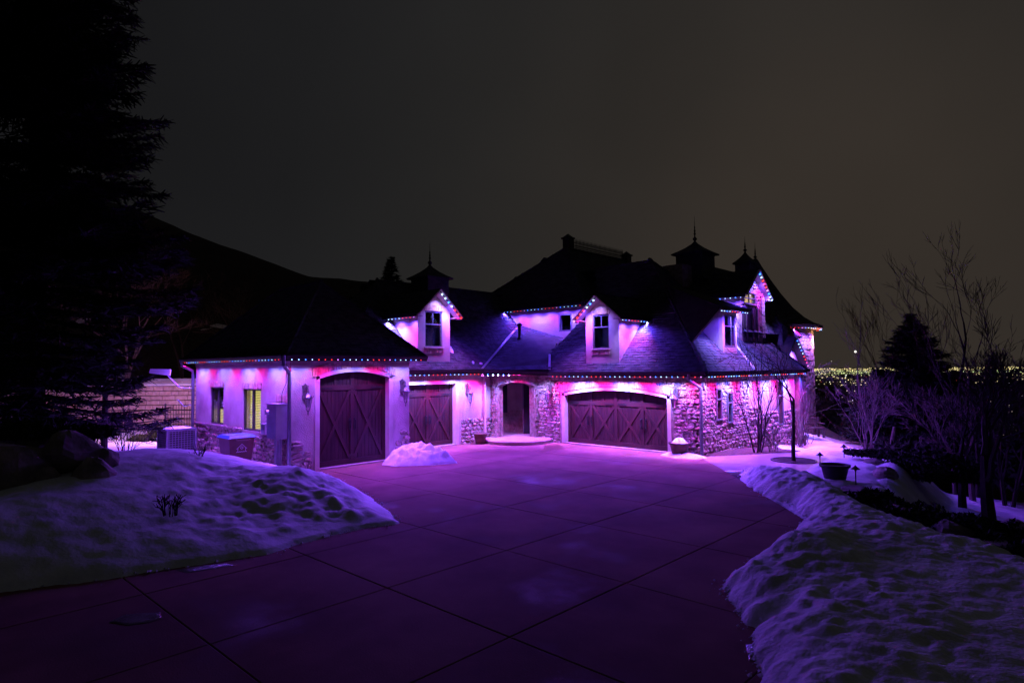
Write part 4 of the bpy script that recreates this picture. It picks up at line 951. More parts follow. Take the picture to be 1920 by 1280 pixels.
def lampdata(k_, pw):
    key = (k_, round(pw, 3))
    if key not in LAMPD:
        L = bpy.data.lights.new('bulb_light', 'SPOT'); L.color = LC[k_][0]; L.energy = pw * LC[k_][1]
        L.spot_size = math.radians(104); L.spot_blend = 0.85; L.shadow_soft_size = 0.015; LAMPD[key] = L
    return LAMPD[key]
def string(pts, label, sp=0.21, pw=LEDW, phase=0, tilt=None, sz=1.0, gl=1.0):
    pts = [Vector(p) for p in pts]
    t = empty('light_string', pts[0], label, 'string lights', 'coloured eave lights')
    MB().tube([p + Vector((0, 0, 0.018)) for p in pts], 0.012, 4).build('track', fascia, t)
    L = [0]
    for a, b_ in zip(pts[:-1], pts[1:]): L.append(L[-1] + (b_ - a).length)
    n = int(L[-1] / sp)
    for i in range(n):
        s_ = (i + 0.5) * L[-1] / n; j = max(q for q in range(len(L) - 1) if L[q] <= s_ + 1e-9)
        p = pts[j].lerp(pts[j + 1], (s_ - L[j]) / (L[j + 1] - L[j])); k_ = SEQ[(i + phase) % len(SEQ)]
        o = mobj('bulb', bulbm[k_], t, p); o.scale = (sz, sz, sz)
        q = bpy.data.objects.new('bulb_light', lampdata(k_, pw)); COL.objects.link(q); q.parent = t
        q.location = p + Vector((0, 0, -0.035)) - org(t)
        if i % 4 == 2:
            q2 = bpy.data.objects.new('bulb_glow', fill_fwd if gl < 1.2 else fill_upper); COL.objects.link(q2); q2.parent = t; q2.location = p + Vector((0, 0, -0.05)) - org(t)
            if gl < 1.2 and tilt is not None:
                q3 = bpy.data.objects.new('bulb_glow', fill_down); COL.objects.link(q3); q3.parent = t; q3.location = p + Vector((0, 0, -0.05)) - org(t); q3.rotation_euler = Vector((-tilt[0] * 0.9, -tilt[1] * 0.9, -1)).to_track_quat('-Z', 'Y').to_euler()
                q2.rotation_euler = Vector((-tilt[0] * 2.2, -tilt[1] * 2.2, -0.75)).to_track_quat('-Z', 'Y').to_euler()
        if tilt is not None: q.rotation_euler = Vector(tilt).normalized().to_track_quat('-Z', 'Y').to_euler()
    return t
o_ = 0.02
string([(GE[0] + 0.1, GE[2] + o_, 3.30), (GE[1] - 0.1, GE[2] + o_, 3.30)], 'lights along the side eave of the garage wing', phase=2, tilt=(0, 0.3, -1))
string([(GE[1] - o_, GE[2] + 0.1, 3.30), (GE[1] - o_, GE[3] - 0.1, 3.30)], 'lights above the tall single garage door', phase=5, tilt=(-0.3, 0, -1))
string([(UE - o_, 13.5, 2.77), (UE - o_, 17.4, 2.77), (-16.08, VE + 0.02, 2.72)], 'lights above the second garage door and the porch', phase=3, tilt=(-0.28, 0.2, -1))
string([(-15.95, VE + o_, 2.655), (RE - 0.1, VE + o_, 2.655)], 'lights above the arched double garage door', phase=0, tilt=(0, 0.3, -1))
string([(RE - o_, VE + 0.1, 2.655), (RE - o_, 28.6, 2.655)], 'lights along the eave of the stone end wall', phase=6, tilt=(-0.3, 0, -1))
string([(-21.3, me_ + o_, 5.68), (-16.1, me_ + o_, 5.68)], 'lights along the upper wall above the porch roof', phase=4, tilt=(0, 0.2, -1), gl=1.5)
string([(GE[0] + o_, GE[2] + 0.1, 3.30), (GE[0] + o_, 11.4, 3.30)], 'lights along the rear eave of the garage wing', phase=2, pw=LEDW * 2.0, tilt=(-1, -0.35, -0.55))
def dstr(d, side, nm, ph, rake=True, eav=True, rside=None):
    f_, c_ = d['face'], d['c']; e_ = d['eo'][0] if side < 0 else d['eo'][1]; ins_ = 0.03 * (1 if side < 0 else -1)
    if eav: string([pt(f_, c_, e_ + ins_, d['zo'] - 0.12, -d['back'] + 0.15), pt(f_, c_, e_ + ins_, d['zo'] - 0.12, d['rak'] - 0.1)], 'lights along the side eave of the ' + nm, phase=ph, gl=1.5)
    if rake:
        q = d['eo'][0] if rside < 0 else d['eo'][1]
        string([pt(f_, c_, d['um'], d['zr'] - 0.16, d['rak'] + 0.035), pt(f_, c_, q, d['zo'] - 0.13, d['rak'] + 0.035)], 'lights down the far rake of the ' + nm, sp=0.19, phase=ph + 4, sz=1.9, gl=1.5, tilt=-fdir(f_)[1] * 0.35 + Vector((0, 0, -1)))
dstr(d1, -1, 'left dormer', 1, rside=1); dstr(d2, 1, 'middle dormer', 2, rside=-1)
string([(-9.66, 20.95, 4.97), (-9.66, 23.4, 5.02)], 'lights along the eave of the right dormer', phase=5, gl=1.5)
dstr(d4, -1, 'tall stone gable', 3, rside=1)
tp = [TC + Vector((3.05 * math.cos(a), 3.05 * math.sin(a), 4.83)) for a in np.linspace(-1.9, 0.7, 18)]
string(tp, 'lights round the eave of the conical tower', phase=1)
string([ga + Vector((0.04, 0, -0.12)), gr_ + Vector((0.04, 0, -0.1))], 'lights down the small entry gable', sp=0.2, phase=4, sz=1.3)
# warm sconce on the tower
sc_ = DP(1511, 640, 31.5)
tl = empty('tower_lantern', sc_, 'warm lit lantern on the round tower wall', 'lantern')
MB().lathe([(0.03, -0.3), (0.10, 0.0), (0.12, 0.04), (0.02, 0.16)], sc_, 8).build('frame', iron, tl); MB().lathe([(0.025, -0.22), (0.08, 0.0)], sc_ + Vector((0, 0, 0.0)), 8).build('glass', emit('warm_lamp', (1.0, 0.5, 0.15), 9), tl)
L = bpy.data.lights.new('lantern_light', 'POINT'); L.energy = 70; L.color = (1.0, 0.55, 0.22); L.shadow_soft_size = 0.06
q = bpy.data.objects.new('lantern_light', L); COL.objects.link(q); q.parent = tl; q.location = right * 0.35 - fwd * 0.3

# ------------------------------------------------------------------ wall lanterns
def lantern(p, face, label):
    p = Vector(p); ud, ns = fdir(face); t = empty('wall_lantern', p, label, 'lantern', 'wall lanterns')
    def P3(u, z, o): return p + ud * u + Vector((0, 0, z)) + ns * o
    prof = [(0, 0.42), (0.05, 0.37), (0.10, 0.36), (0.085, 0.25), (0.07, 0.12), (0.095, 0.02), (0.08, -0.06), (0, -0.12)]
    MB().prism([P3(u, z, 0.0) for u, z in prof] + [P3(-u, z, 0.0) for u, z in prof[-2:0:-1]], ns * 0.03).build('back_plate', bronze, t)
    c = P3(0, 0, 0.19)
    MB().tube([P3(0, 0.24, 0.03), P3(0, 0.34, 0.09), P3(0, 0.32, 0.17), P3(0, 0.2, 0.19)], 0.014, 6).tube([P3(0, 0.05, 0.03), P3(0, 0.1, 0.1), P3(0, 0.19, 0.14)], 0.012, 6).build('scroll_arm', bronze, t)
    MB().lathe([(0.005, 0.30), (0.02, 0.24), (0.035, 0.18), (0.03, 0.15), (0.06, 0.10), (0.115, 0.03), (0.13, 0.0), (0.12, -0.01)], c, 6).build('roof_cap', bronze, t)
    MB().lathe([(0.105, -0.01), (0.055, -0.27)], c, 6).build('glass', mat('seeded_glass', (0.30, 0.29, 0.28), (0.42, 0.40, 0.38), 0.25, 20, 4, spec=0.5), t)
    b = MB()
    for k_ in range(6):
        a = math.pi * 2 * k_ / 6; d0 = Vector((math.cos(a), math.sin(a), 0)); b.tube([c + d0 * 0.108, c + d0 * 0.06 + Vector((0, 0, -0.27)), c + d0 * 0.062 + Vector((0, 0, -0.3)), c + d0 * 0.03 + Vector((0, 0, -0.38)), c + Vector((0, 0, -0.4))], 0.008, 4)
    b.lathe([(0.001, -0.36), (0.025, -0.39), (0.012, -0.42), (0.02, -0.45), (0.002, -0.52)], c, 6).build('cage', bronze, t)
    b = MB()
    for k_ in range(6):
        a = math.pi * 2 * k_ / 6; d0 = Vector((math.cos(a), math.sin(a), 0)); b.tube([c + d0 * 0.12, c + d0 * 0.155 + Vector((0, 0, 0.03)), c + d0 * 0.14 + Vector((0, 0, 0.07))], 0.010, 4)
    b.build('leaf_crown', bronze, t)
lantern((GX, 9.14, 2.18), 'X', 'wall lantern left of the tall single garage door')
lantern((GX, 12.66, 2.26), 'X', 'wall lantern between the two single garage doors')
lantern((UX, 16.95, 2.00), 'X', 'wall lantern right of the second garage door')
lantern((-16.25, VY - 0.06, 1.95), 'Y', 'wall lantern between the porch and the double door')
lantern((-10.62, VY - 0.06, 1.90), 'Y', 'wall lantern right of the arched double door')

# ------------------------------------------------------------------ things by the garage wing
mbx = empty('meter_box', (-17.45, 8.45, 0), 'tall grey electric meter cabinet on the side wall', 'meter box')
MB().bb((-17.75, 8.30, 1.02), (-17.18, 8.68, 2.0)).build('cabinet', metalg, mbx); MB().bb((-17.78, 8.28, 2.0), (-17.16, 8.69, 2.03)).build('rain_hood', metalg, mbx)
MB().tube([(-17.62, 8.30, 1.78), (-17.62, 8.20, 1.78)], 0.07, 12).build('meter_dial', white, mbx)
MB().bb((-17.40, 8.36, 0.0), (-17.26, 8.52, 1.02)).build('conduit_post', metalg, mbx); MB().tube([(-17.2, 8.45, 0.0), (-17.2, 8.45, 1.02)], 0.02, 6).build('conduit', dspm, mbx)
MB().tube([(-17.45, 8.6, 2.03), (-17.45, 8.62, 2.35), (-17.30, 8.66, 2.6), (-17.30, 8.68, 3.2)], 0.012, 5).build('cable', black, mbx)
jb = empty('junction_box', (-18.6, 8.6, 1.25), 'small grey junction box beside the lit window', 'junction box'); MB().bb((-18.72, 8.56, 1.05), (-18.42, 8.70, 1.36)).build('box', metalg, jb); MB().bb((-18.73, 8.54, 1.36), (-18.41, 8.70, 1.375)).build('lid', metalg, jb)
# wheeled bin
bc = Vector((-18.45, 7.72, 0.0)); wb = empty('wheeled_bin', bc, 'maroon wheeled bin with blue lid dusted with snow', 'bin')
def frus(b, c, a, z0, s0, z1, s1):
    vs = [c + Vector((i * s0[0] / 2, j * s0[1] / 2, z0)) for i, j in ((-1, -1), (1, -1), (1, 1), (-1, 1))] + [c + Vector((i * s1[0] / 2, j * s1[1] / 2, z1)) for i, j in ((-1, -1), (1, -1), (1, 1), (-1, 1))]
    return b.add(vs, [(0, 3, 2, 1), (4, 5, 6, 7), (0, 1, 5, 4), (1, 2, 6, 5), (2, 3, 7, 6), (3, 0, 4, 7)])
frus(MB(), bc, 0, 0.06, (0.56, 0.56), 1.02, (0.76, 0.72)).build('body', plasb, wb)
frus(MB(), bc, 0, 1.02, (0.80, 0.76), 1.06, (0.82, 0.78)).build('rim', plasb, wb)
frus(MB(), bc, 0, 1.061, (0.86, 0.82), 1.13, (0.70, 0.66)).build('lid', plasl, wb)
MB().tube([bc + Vector((0.42, -0.2, 1.0)), bc + Vector((0.50, -0.2, 1.0)), bc + Vector((0.50, 0.2, 1.0)), bc + Vector((0.42, 0.2, 1.0))], 0.016, 6).build('handle', plasb, wb)
for s_ in (-0.27, 0.27): MB().tube([bc + Vector((0.30, s_ - 0.03, 0.12)), bc + Vector((0.30, s_ + 0.03, 0.12))], 0.12, 14).build('wheel', black, wb)
# print on its front: a little house outline over a wavy line
lg = MB(); fx = lambda u, z: bc + Vector((0.285 + 0.104 * (z - 0.06) + 0.0, 0, 0)) + Vector((0.012, u, z))
for a_, b2 in (((-0.15, 0.74), (0, 0.88)), ((0, 0.88), (0.15, 0.74)), ((-0.11, 0.76), (-0.11, 0.68)), ((0.11, 0.76), (0.11, 0.68))): lg.bar(fx(*a_), fx(*b2), 0.014, 0.004, (1, 0, 0))
for i in range(12):
    a_ = 2 * math.pi * i / 12; b2 = 2 * math.pi * (i + 1) / 12; lg.bar(fx(0.035 * math.cos(a_), 0.775 + 0.035 * math.sin(a_)), fx(0.035 * math.cos(b2), 0.775 + 0.035 * math.sin(b2)), 0.014, 0.004, (1, 0, 0))
pw_ = [(-0.15 + 0.03 * i, 0.655 + 0.015 * (i % 2)) for i in range(11)]
for a_, b2 in zip(pw_[:-1], pw_[1:]): lg.bar(fx(*a_), fx(*b2), 0.018, 0.004, (1, 0, 0))
lg.build('emblem', white, wb)
# air conditioner
acm = mat('ac_metal', (0.10, 0.10, 0.11), (0.15, 0.15, 0.16), 0.5, 5, 3)
ac = Vector((-23.45, 7.75, 0.0)); A_ = empty('air_conditioner', ac, 'square outdoor air conditioner with a snow-dusted top', 'air conditioner')
frus(MB(), ac, 0, 0.08, (0.84, 0.84), 0.96, (0.84, 0.84)).build('core', black, A_)
MB().bb(ac + Vector((-0.48, -0.48, 0.94)), ac + Vector((0.48, 0.48, 1.02))).build('top_cover', acm, A_); MB().bb(ac + Vector((-0.48, -0.48, 0.0)), ac + Vector((0.48, 0.48, 0.08))).build('base_pan', acm, A_)
for i, j in ((-1, -1), (1, -1), (1, 1), (-1, 1)): MB().box(ac + Vector((i * 0.45, j * 0.45, 0.51)), (0.07, 0.07, 0.86)).build('corner_post', acm, A_)
b = MB()
for z_ in np.arange(0.14, 0.92, 0.075):
    for s_ in (1, -1):
        b.box(ac + Vector((0.44 * s_, 0, z_)), (0.012, 0.86, 0.018)); b.box(ac + Vector((0, 0.44 * s_, z_)), (0.86, 0.012, 0.018))
for u in np.arange(-0.38, 0.40, 0.095):
    for s_ in (1, -1):
        b.box(ac + Vector((0.452 * s_, u, 0.51)), (0.01, 0.014, 0.84)); b.box(ac + Vector((u, 0.452 * s_, 0.51)), (0.014, 0.01, 0.84))
b.build('grille', acm, A_, kind='stuff')
MB().lathe([(0.001, 1.075), (0.3, 1.06), (0.46, 1.022)], ac, 12).build('snow_cap', snowm, A_, sm=True)
# dish arm at the rear corner
da = Vector((-24.45, 8.55, 2.35)); ds = empty('floodlight', da, 'white floodlight on a bent arm at the rear corner', 'floodlight')
MB().tube([da, da + Vector((-0.15, -0.35, 0.05)), da + Vector((-0.35, -0.75, 0.55))], 0.025, 6).build('arm', metalg, ds)
tip = da + Vector((-0.35, -0.75, 0.6)); MB().prism([tip + Vector((-0.25, -0.45, -0.02)), tip + Vector((0.1, 0.12, -0.12)), tip + Vector((0.12, 0.14, 0.1)), tip + Vector((-0.22, -0.42, 0.12))], (0.06, -0.06, 0.02)).build('lamp_head', white, ds)
L = bpy.data.lights.new('flood_lamp', 'SPOT'); L.energy = 1300; L.color = (1.0, 0.45, 0.34); L.spot_size = math.radians(110); L.spot_blend = 0.8; L.shadow_soft_size = 0.06
q = bpy.data.objects.new('flood_lamp', L); COL.objects.link(q); q.parent = ds; q.location = tip + Vector((-0.15, -0.15, -0.16)) - org(ds); q.rotation_euler = Vector((-1, 0.18, -0.16)).to_track_quat('-Z', 'Y').to_euler()
MB().tube([da + Vector((0, 0, -0.6)), da + Vector((-0.1, -0.2, -0.65)), da + Vector((-0.2, -0.4, -0.4))], 0.02, 6).build('bracket', metalg, ds)
# iron gate
gt = DP(335, 800, 28.5); gt.z = 0; gg = empty('iron_gate', gt, 'dark iron garden gate behind the air conditioner', 'gate')
for k_, o in enumerate((-0.62, 0.62)): MB().box(gt + right * o + Vector((0, 0, 0.75)), (0.07, 0.07, 1.5)).build('post', iron, gg)
for i in range(9): MB().tube([gt + right * (-0.5 + i * 0.125), gt + right * (-0.5 + i * 0.125) + Vector((0, 0, 1.35 + 0.12 * math.sin(i / 8 * math.pi)))], 0.014, 5).build('bar', iron, gg)
for z_ in (0.15, 0.5, 0.85, 1.2): MB().bar(gt + right * -0.6 + Vector((0, 0, z_)), gt + right * 0.6 + Vector((0, 0, z_)), 0.03, 0.03).build('rail', iron, gg)

# ------------------------------------------------------------------ block retaining wall behind the garage wing
c0, c1 = Vector((*c2l(-29.5, 31.0), 0)), Vector((*c2l(-12.0, 31.0), 0)); bd = (c1 - c0).normalized(); bn = Vector((bd.y, -bd.x, 0)); BL = (c1 - c0).length
bw = empty('block_wall', c0, 'pinkish split-face block retaining wall behind the garage wing', 'retaining wall')
MB().box((c0 + c1) / 2 - bn * 0.42 + Vector((0, 0, 1.1)), (BL, 0.3, 2.6), (bd, bn, Vector((0, 0, 1)))).build('backing', soil, bw)
bms = []
for q in range(4):
    vs = [(x, 0, z) for x, z in ((-.5, -.5), (.5, -.5), (.5, .5), (-.5, .5))] + [(x, -0.7, z) for x, z in ((-.5, -.5), (.5, -.5), (.5, .5), (-.5, .5))] + [(x + random.uniform(-.03, .03), -1 * random.uniform(.8, 1.2), z + random.uniform(-.05, .05)) for x, z in ((-.44, -.36), (.44, -.36), (.44, .36), (-.44, .36))]
    bms.append(MB().add(vs, [(0, 1, 5, 4), (1, 2, 6, 5), (2, 3, 7, 6), (3, 0, 4, 7), (4, 5, 9, 8), (5, 6, 10, 9), (6, 7, 11, 10), (7, 4, 8, 11), (8, 9, 10, 11)]).mesh('block_%d' % q, mat=blockm))
ang = math.atan2(bd.y, bd.x); z = -0.1; row = 0; cnt = 0
while z < 2.30:
    u = BL - random.uniform(0, 0.3); bh = 0.235
    while u > 0.3 and cnt < 296:
        wd = random.choice((0.34, 0.5, 0.62)) ; o = bpy.data.objects.new('block', random.choice(bms)); COL.objects.link(o); o.parent = bw
        p = c0 + bd * (u - wd / 2) + bn * (-0.05 - 0.012 * row) + Vector((0, 0, z + bh / 2)); o.location = p - org(bw); o.scale = (wd - 0.032, 0.07, bh - 0.03); o.rotation_euler = (0, 0, ang); u -= wd; cnt += 1
        if BL - u > 13.6: break
    z += bh; row += 1
for i in range(10):
    b = MB(); a_ = c0 + bd * (BL - 1.6 * (i + 1)); b2 = c0 + bd * (BL - 1.6 * i - 0.01); b.prism([a_ + bn * 0.06 + Vector((0, 0, 2.27)), a_ + bn * 0.06 + Vector((0, 0, 2.36)), a_ - bn * 0.5 + Vector((0, 0, 2.62)), a_ - bn * 0.5 + Vector((0, 0, 2.3))], b2 - a_).build('cap_slab', snowd, bw)

# ------------------------------------------------------------------ boulders
def boulder(p, s, label, seed, parent=None, cat='boulder', group=None, sm=False):
    ra = np.random.default_rng(seed); n, m_ = 22, 14; V = []; 
    dirs = ra.normal(size=(15, 3)); dirs /= np.linalg.norm(dirs, axis=1)[:, None]; offs = ra.uniform(0.66, 0.9, 15)
    for j in range(m_ + 1):
        th = math.pi * j / m_
        for i in range(n):
            a = 2 * math.pi * i / n; d = np.array([math.sin(th) * math.cos(a), math.sin(th) * math.sin(a), math.cos(th)])
            t = 1.0
            for D_, o in zip(dirs, offs):
                q = d @ D_
                if q > 0.05: t = min(t, o / q)
            t = min(t, 1.0) * (1 + 0.03 * math.sin(7 * a + seed) * math.sin(5 * th)); V.append((d[0] * s[0] * t, d[1] * s[1] * t, d[2] * s[2] * t))
    f = []
    for j in range(m_):
        for i in range(n): f.append((j * n + i, j * n + (i + 1) % n, (j + 1) * n + (i + 1) % n, (j + 1) * n + i))
    me = bpy.data.meshes.new('boulder'); me.from_pydata(V, [], f); me.materials.append(rock); me.validate()
    o = mobj('boulder', me, None, p); o.rotation_euler = (0, 0, ra.uniform(0, 6)); return tag(o, label, cat, group)
BG = 'boulders of the retaining edge'
BL_ = [(30, 884, 11.9, (.84, .7, .70), 'large pale boulder at the left of the rock wall'), (128, 856, 12.4, (.70, .6, .54), 'broad boulder on top of the rock wall under the shrubs'), (172, 897, 12.0, (.46, .42, .42), 'reddish boulder at the right end of the rock wall'),
       (84, 893, 11.8, (.25, .25, .22), 'small stone wedged between the larger boulders'), (102, 940, 11.6, (.72, .6, .46), 'dark rounded boulder low in the rock wall'), (14, 955, 11.2, (.5, .45, .34), 'low boulder half buried in snow at the left edge'), (203, 862, 12.6, (.26, .25, .28), 'smallest rock at the right tip of the rock wall'), (0, 828, 12.9, (.8, .6, .42), 'boulder behind the shrubs at the left edge'), (75, 835, 12.8, (.5, .5, .4), 'boulder tucked behind the two top boulders')]
for i, (a, b2, dp, s_, lb) in enumerate(BL_): boulder(DP(a, b2, dp), s_, lb, 40 + i, group=BG)
RB = [(1610, 915, 14.8, (.75, .6, .35), 'flat dark boulder in front of the big pot'), (1660, 885, 16.5, (.7, .6, .42), 'dark boulder right of the flat stone slab'), (1585, 940, 12.9, (.45, .4, .25), 'small stone on the crest of the right snow bank'), (1700, 870, 18.0, (.8, .7, .5), 'dark boulder under the spruce'), (1640, 860, 18.5, (.6, .5, .3), 'low rock at the edge of the thin snow'), (1690, 960, 12.2, (.9, .6, .45), 'long dark boulder on the drop beside the right bank'), (1780, 1000, 11.0, (1.0, .7, .5), 'dark boulder below the right bank near the thick trunk'), (1880, 1030, 10.2, (.9, .7, .5), 'dark boulder at the right edge of the picture'), (1620, 960, 12.6, (.6, .5, .34), 'pinkish boulder at the corner of the right bank'), (1905, 985, 14.0, (.6, .5, .4), 'rounded rock on the lower snow at the right edge')]
for i, (a, b2, dp, s_, lb) in enumerate(RB): boulder(DP(a, b2 + 8, dp), tuple(q_ * 0.62 for q_ in s_), lb, 70 + i, group='rocks along the garden drop')
# ditch of dark shrubs under the right bank
def leafmass(name, p, s, n, label, mt=shrubm, seed=1, leaf=0.09, cat='shrub', group=None):
    ra = np.random.default_rng(seed); p = Vector(p); t = empty(name, p, label, cat, group)
    d = ra.normal(size=(n, 3)); d /= np.linalg.norm(d, axis=1)[:, None]; rr = ra.uniform(0.25, 1.0, n) ** 0.4
    lump = 0.75 + 0.25 * np.sin(d[:, 0] * 5 + seed) * np.sin(d[:, 1] * 6 + 2 * seed)
    c = d * (rr * lump)[:, None] * np.array(s); c[:, 2] = np.maximum(c[:, 2], -0.3 * s[2])
    a = ra.normal(size=(n, 3)); a /= np.linalg.norm(a, axis=1)[:, None]; b_ = np.cross(a, ra.normal(size=(n, 3))); b_ /= np.linalg.norm(b_, axis=1)[:, None]
    L_ = leaf * ra.uniform(0.6, 1.5, n)[:, None]; V = np.stack([c - a * L_, c + b_ * L_ * 0.35, c + a * L_, c - b_ * L_ * 0.35], 1).reshape(-1, 3) + np.array(p)
    np_obj('foliage', V, np.arange(4 * n).reshape(-1, 4), mt, t, sm=False)
    b = MB()
    for k_ in range(6):
        e_ = d[k_] * np.array(s) * 0.8; e_[2] = abs(e_[2]); b.tube([p + Vector((0, 0, -0.3 * s[2])), p + Vector(e_) * 0.5, p + Vector(e_)], [0.02, 0.014, 0.005], 4)
    b.build('stems', bark, t); return t
for i, (a, b2, dp, s_, lb) in enumerate([(60, 805, 13.0, (1.5, .9, .28), 'dark low juniper on top of the rock wall at the left'), (150, 812, 13.2, (.8, .7, .22), 'dark low juniper at the right end of the rock wall'),
        (265, 826, 25.5, (.85, .6, .30), 'dark low shrub in the snow before the block wall'), (305, 812, 25.5, (.65, .6, .42), 'rounded shrub beside the iron gate'),
        (1650, 852, 18.8, (1.2, .6, .14), 'reddish low shrub behind the path light'), (1720, 985, 11.9, (1.3, .8, .5), 'dark shrub in the dip right of the snow bank'), (1820, 1010, 11.0, (1.2, .8, .5), 'dark shrub at the foot of the thick trunk'), (1640, 945, 13.0, (.7, .6, .35), 'small dark shrub beside the pinkish boulder'), (1910, 1045, 10.0, (.9, .7, .4), 'dark shrub in the right corner of the dip'), (1750, 880, 17.5, (1.6, 1.0, .7), 'dense dark shrub under the spruce'),
        (1500, 782, 40, (3.6, 4.5, 2.3), 'dense dark thicket beyond the bench'), (1600, 806, 37, (4.2, 3.5, 1.2), 'dark hedge beyond the patio'), (1800, 868, 24, (4.2, 3, 1.3), 'dark undergrowth behind the pale trunks')]):
    big = s_[0] > 3.5; leafmass('thicket' if big else 'shrub', DP(a, b2, dp), s_, 26000 if big else 3800, lb, seed=i + 2, leaf=0.2 if big else 0.07)

# ------------------------------------------------------------------ trees
def spruce(base, h, rad, label, seed=1, z0=0.06, dens=1.0, tr=None, leaf=0.28, whorl=0.32, cut=None, group=None):
    ra = np.random.default_rng(seed); base = Vector(base); t = empty('spruce_tree', base, label, 'spruce tree', group)
    r_ = tr or h * 0.012
    MB().tube([base + Vector((0, 0, -0.4)), base + Vector((0, 0, h * 0.5)), base + Vector((0, 0, h * 0.97))], [r_, r_ * 0.6, 0.015], 8).build('trunk', bark, t)
    Vb = []; Cs = []; Ds = []; z = z0 * h
    bm = MB()
    while z < h * 0.97:
        if cut and z > cut: break
        f_ = 1 - z / h; nb = int(6 + 2 * ra.random())
        for k_ in range(nb):
            az = ra.uniform(0, 2 * math.pi); L_ = rad * (f_ ** 1.05) * ra.uniform(0.66, 1.10) + 0.06
            if z < 0.16 * h: L_ *= 0.8
            dv = np.array([math.cos(az), math.sin(az)]); n = max(5, int(L_ / 0.085 * dens)); s_ = np.linspace(0.12, 1, n)
            dr = -0.10 - 0.28 * f_; zz_ = z + L_ * (0.16 * (1 - f_) + dr * s_ ** 1.2 * 0.8 + 0.22 * s_ ** 3)
            px_, py_ = dv[0] * L_ * s_, dv[1] * L_ * s_
            P_ = np.stack([px_, py_, zz_], 1)
            bm.tube([base + Vector((0, 0, z)), base + Vector(P_[n // 2]), base + Vector(P_[-1])], [r_ * 0.22 * f_ + 0.008, r_ * 0.12 * f_ + 0.005, 0.003], 3, cap=False)
            # side twigs
            side = np.array([-dv[1], dv[0], 0]); tl_ = (0.30 * L_ * (1 - s_) ** 0.7 + 0.05 + 0.11 * min(1, f_ * 3))
            for sg in (-1, 1):
                mct = 3
                for q in range(mct):
                    u_ = (q + ra.random(n)) / mct
                    c = P_ + (side * sg)[None] * (tl_ * u_)[:, None] + np.stack([dv[0] * tl_ * u_ * 0.55, dv[1] * tl_ * u_ * 0.55, -0.22 * tl_ * u_], 1)
                    d = side[None] * sg * ra.uniform(0.3, 1.1, (n, 1)) + np.array([dv[0], dv[1], -0.15])[None] * ra.uniform(0.3, 1.2, (n, 1)) + ra.normal(size=(n, 3)) * 0.35
                    Cs.append(c); Ds.append(d)
            Cs.append(P_); Ds.append(np.array([dv[0], dv[1], 0.1])[None] + ra.normal(size=(n, 3)) * 0.3)
        z += whorl * ra.uniform(0.7, 1.25) * (0.55 + 0.6 * f_)
    C = np.concatenate(Cs); D_ = np.concatenate(Ds); D_ /= np.linalg.norm(D_, axis=1)[:, None]; n = len(C)
    W_ = np.cross(D_, np.array([0, 0, 1.0])[None] + ra.normal(size=(n, 3)) * 0.5); W_ /= np.linalg.norm(W_, axis=1)[:, None] + 1e-9
    L_ = (leaf * ra.uniform(0.5, 1.2, n) * np.clip(0.45 + 2.2 * (1 - C[:, 2] / h), 0.4, 1))[:, None]
    V = np.stack([C - D_ * L_ * 0.3 + W_ * L_ * 0.10, C - D_ * L_ * 0.3 - W_ * L_ * 0.10, C + D_ * L_ * 0.7 - W_ * L_ * 0.03, C + D_ * L_ * 0.7 + W_ * L_ * 0.03], 1).reshape(-1, 3) + np.array(base)
    np_obj('crown', V, np.arange(4 * n).reshape(-1, 4), needle, t, sm=False)
    bm.build('branches', bark, t); return t
gsp = lambda px, dep: Vector((DP(px, 700, dep).x, DP(px, 700, dep).y, 0))
p = gsp(62, 16.5); p.z = 0.5; spruce(p, 26, 4.4, 'huge dark spruce filling the left edge of the picture', 3, 0.05, 1.2, 0.30, 0.34, 0.27, cut=17)
p = gsp(198, 18.0); p.z = 0.3; spruce(p, 5.6, 1.5, 'thin dark conifer with a bare lower trunk before the block wall', 5, 0.42, 0.7, 0.10, 0.22, 0.5)
p = gsp(733, 48); p.z = Tz(p.x, p.y); spruce(p, 12.1 - p.z, 2.6, 'small spruce showing above the garage roof', 7, 0.1, 1.0, None, 0.5, 0.3)
p = gsp(1712, 27); p.z = Tz(p.x, p.y); spruce(p, 5.45 - p.z, 3.5, 'bushy young spruce standing right of the patio', 9, 0.04, 1.5, 0.12, 0.34, 0.17)

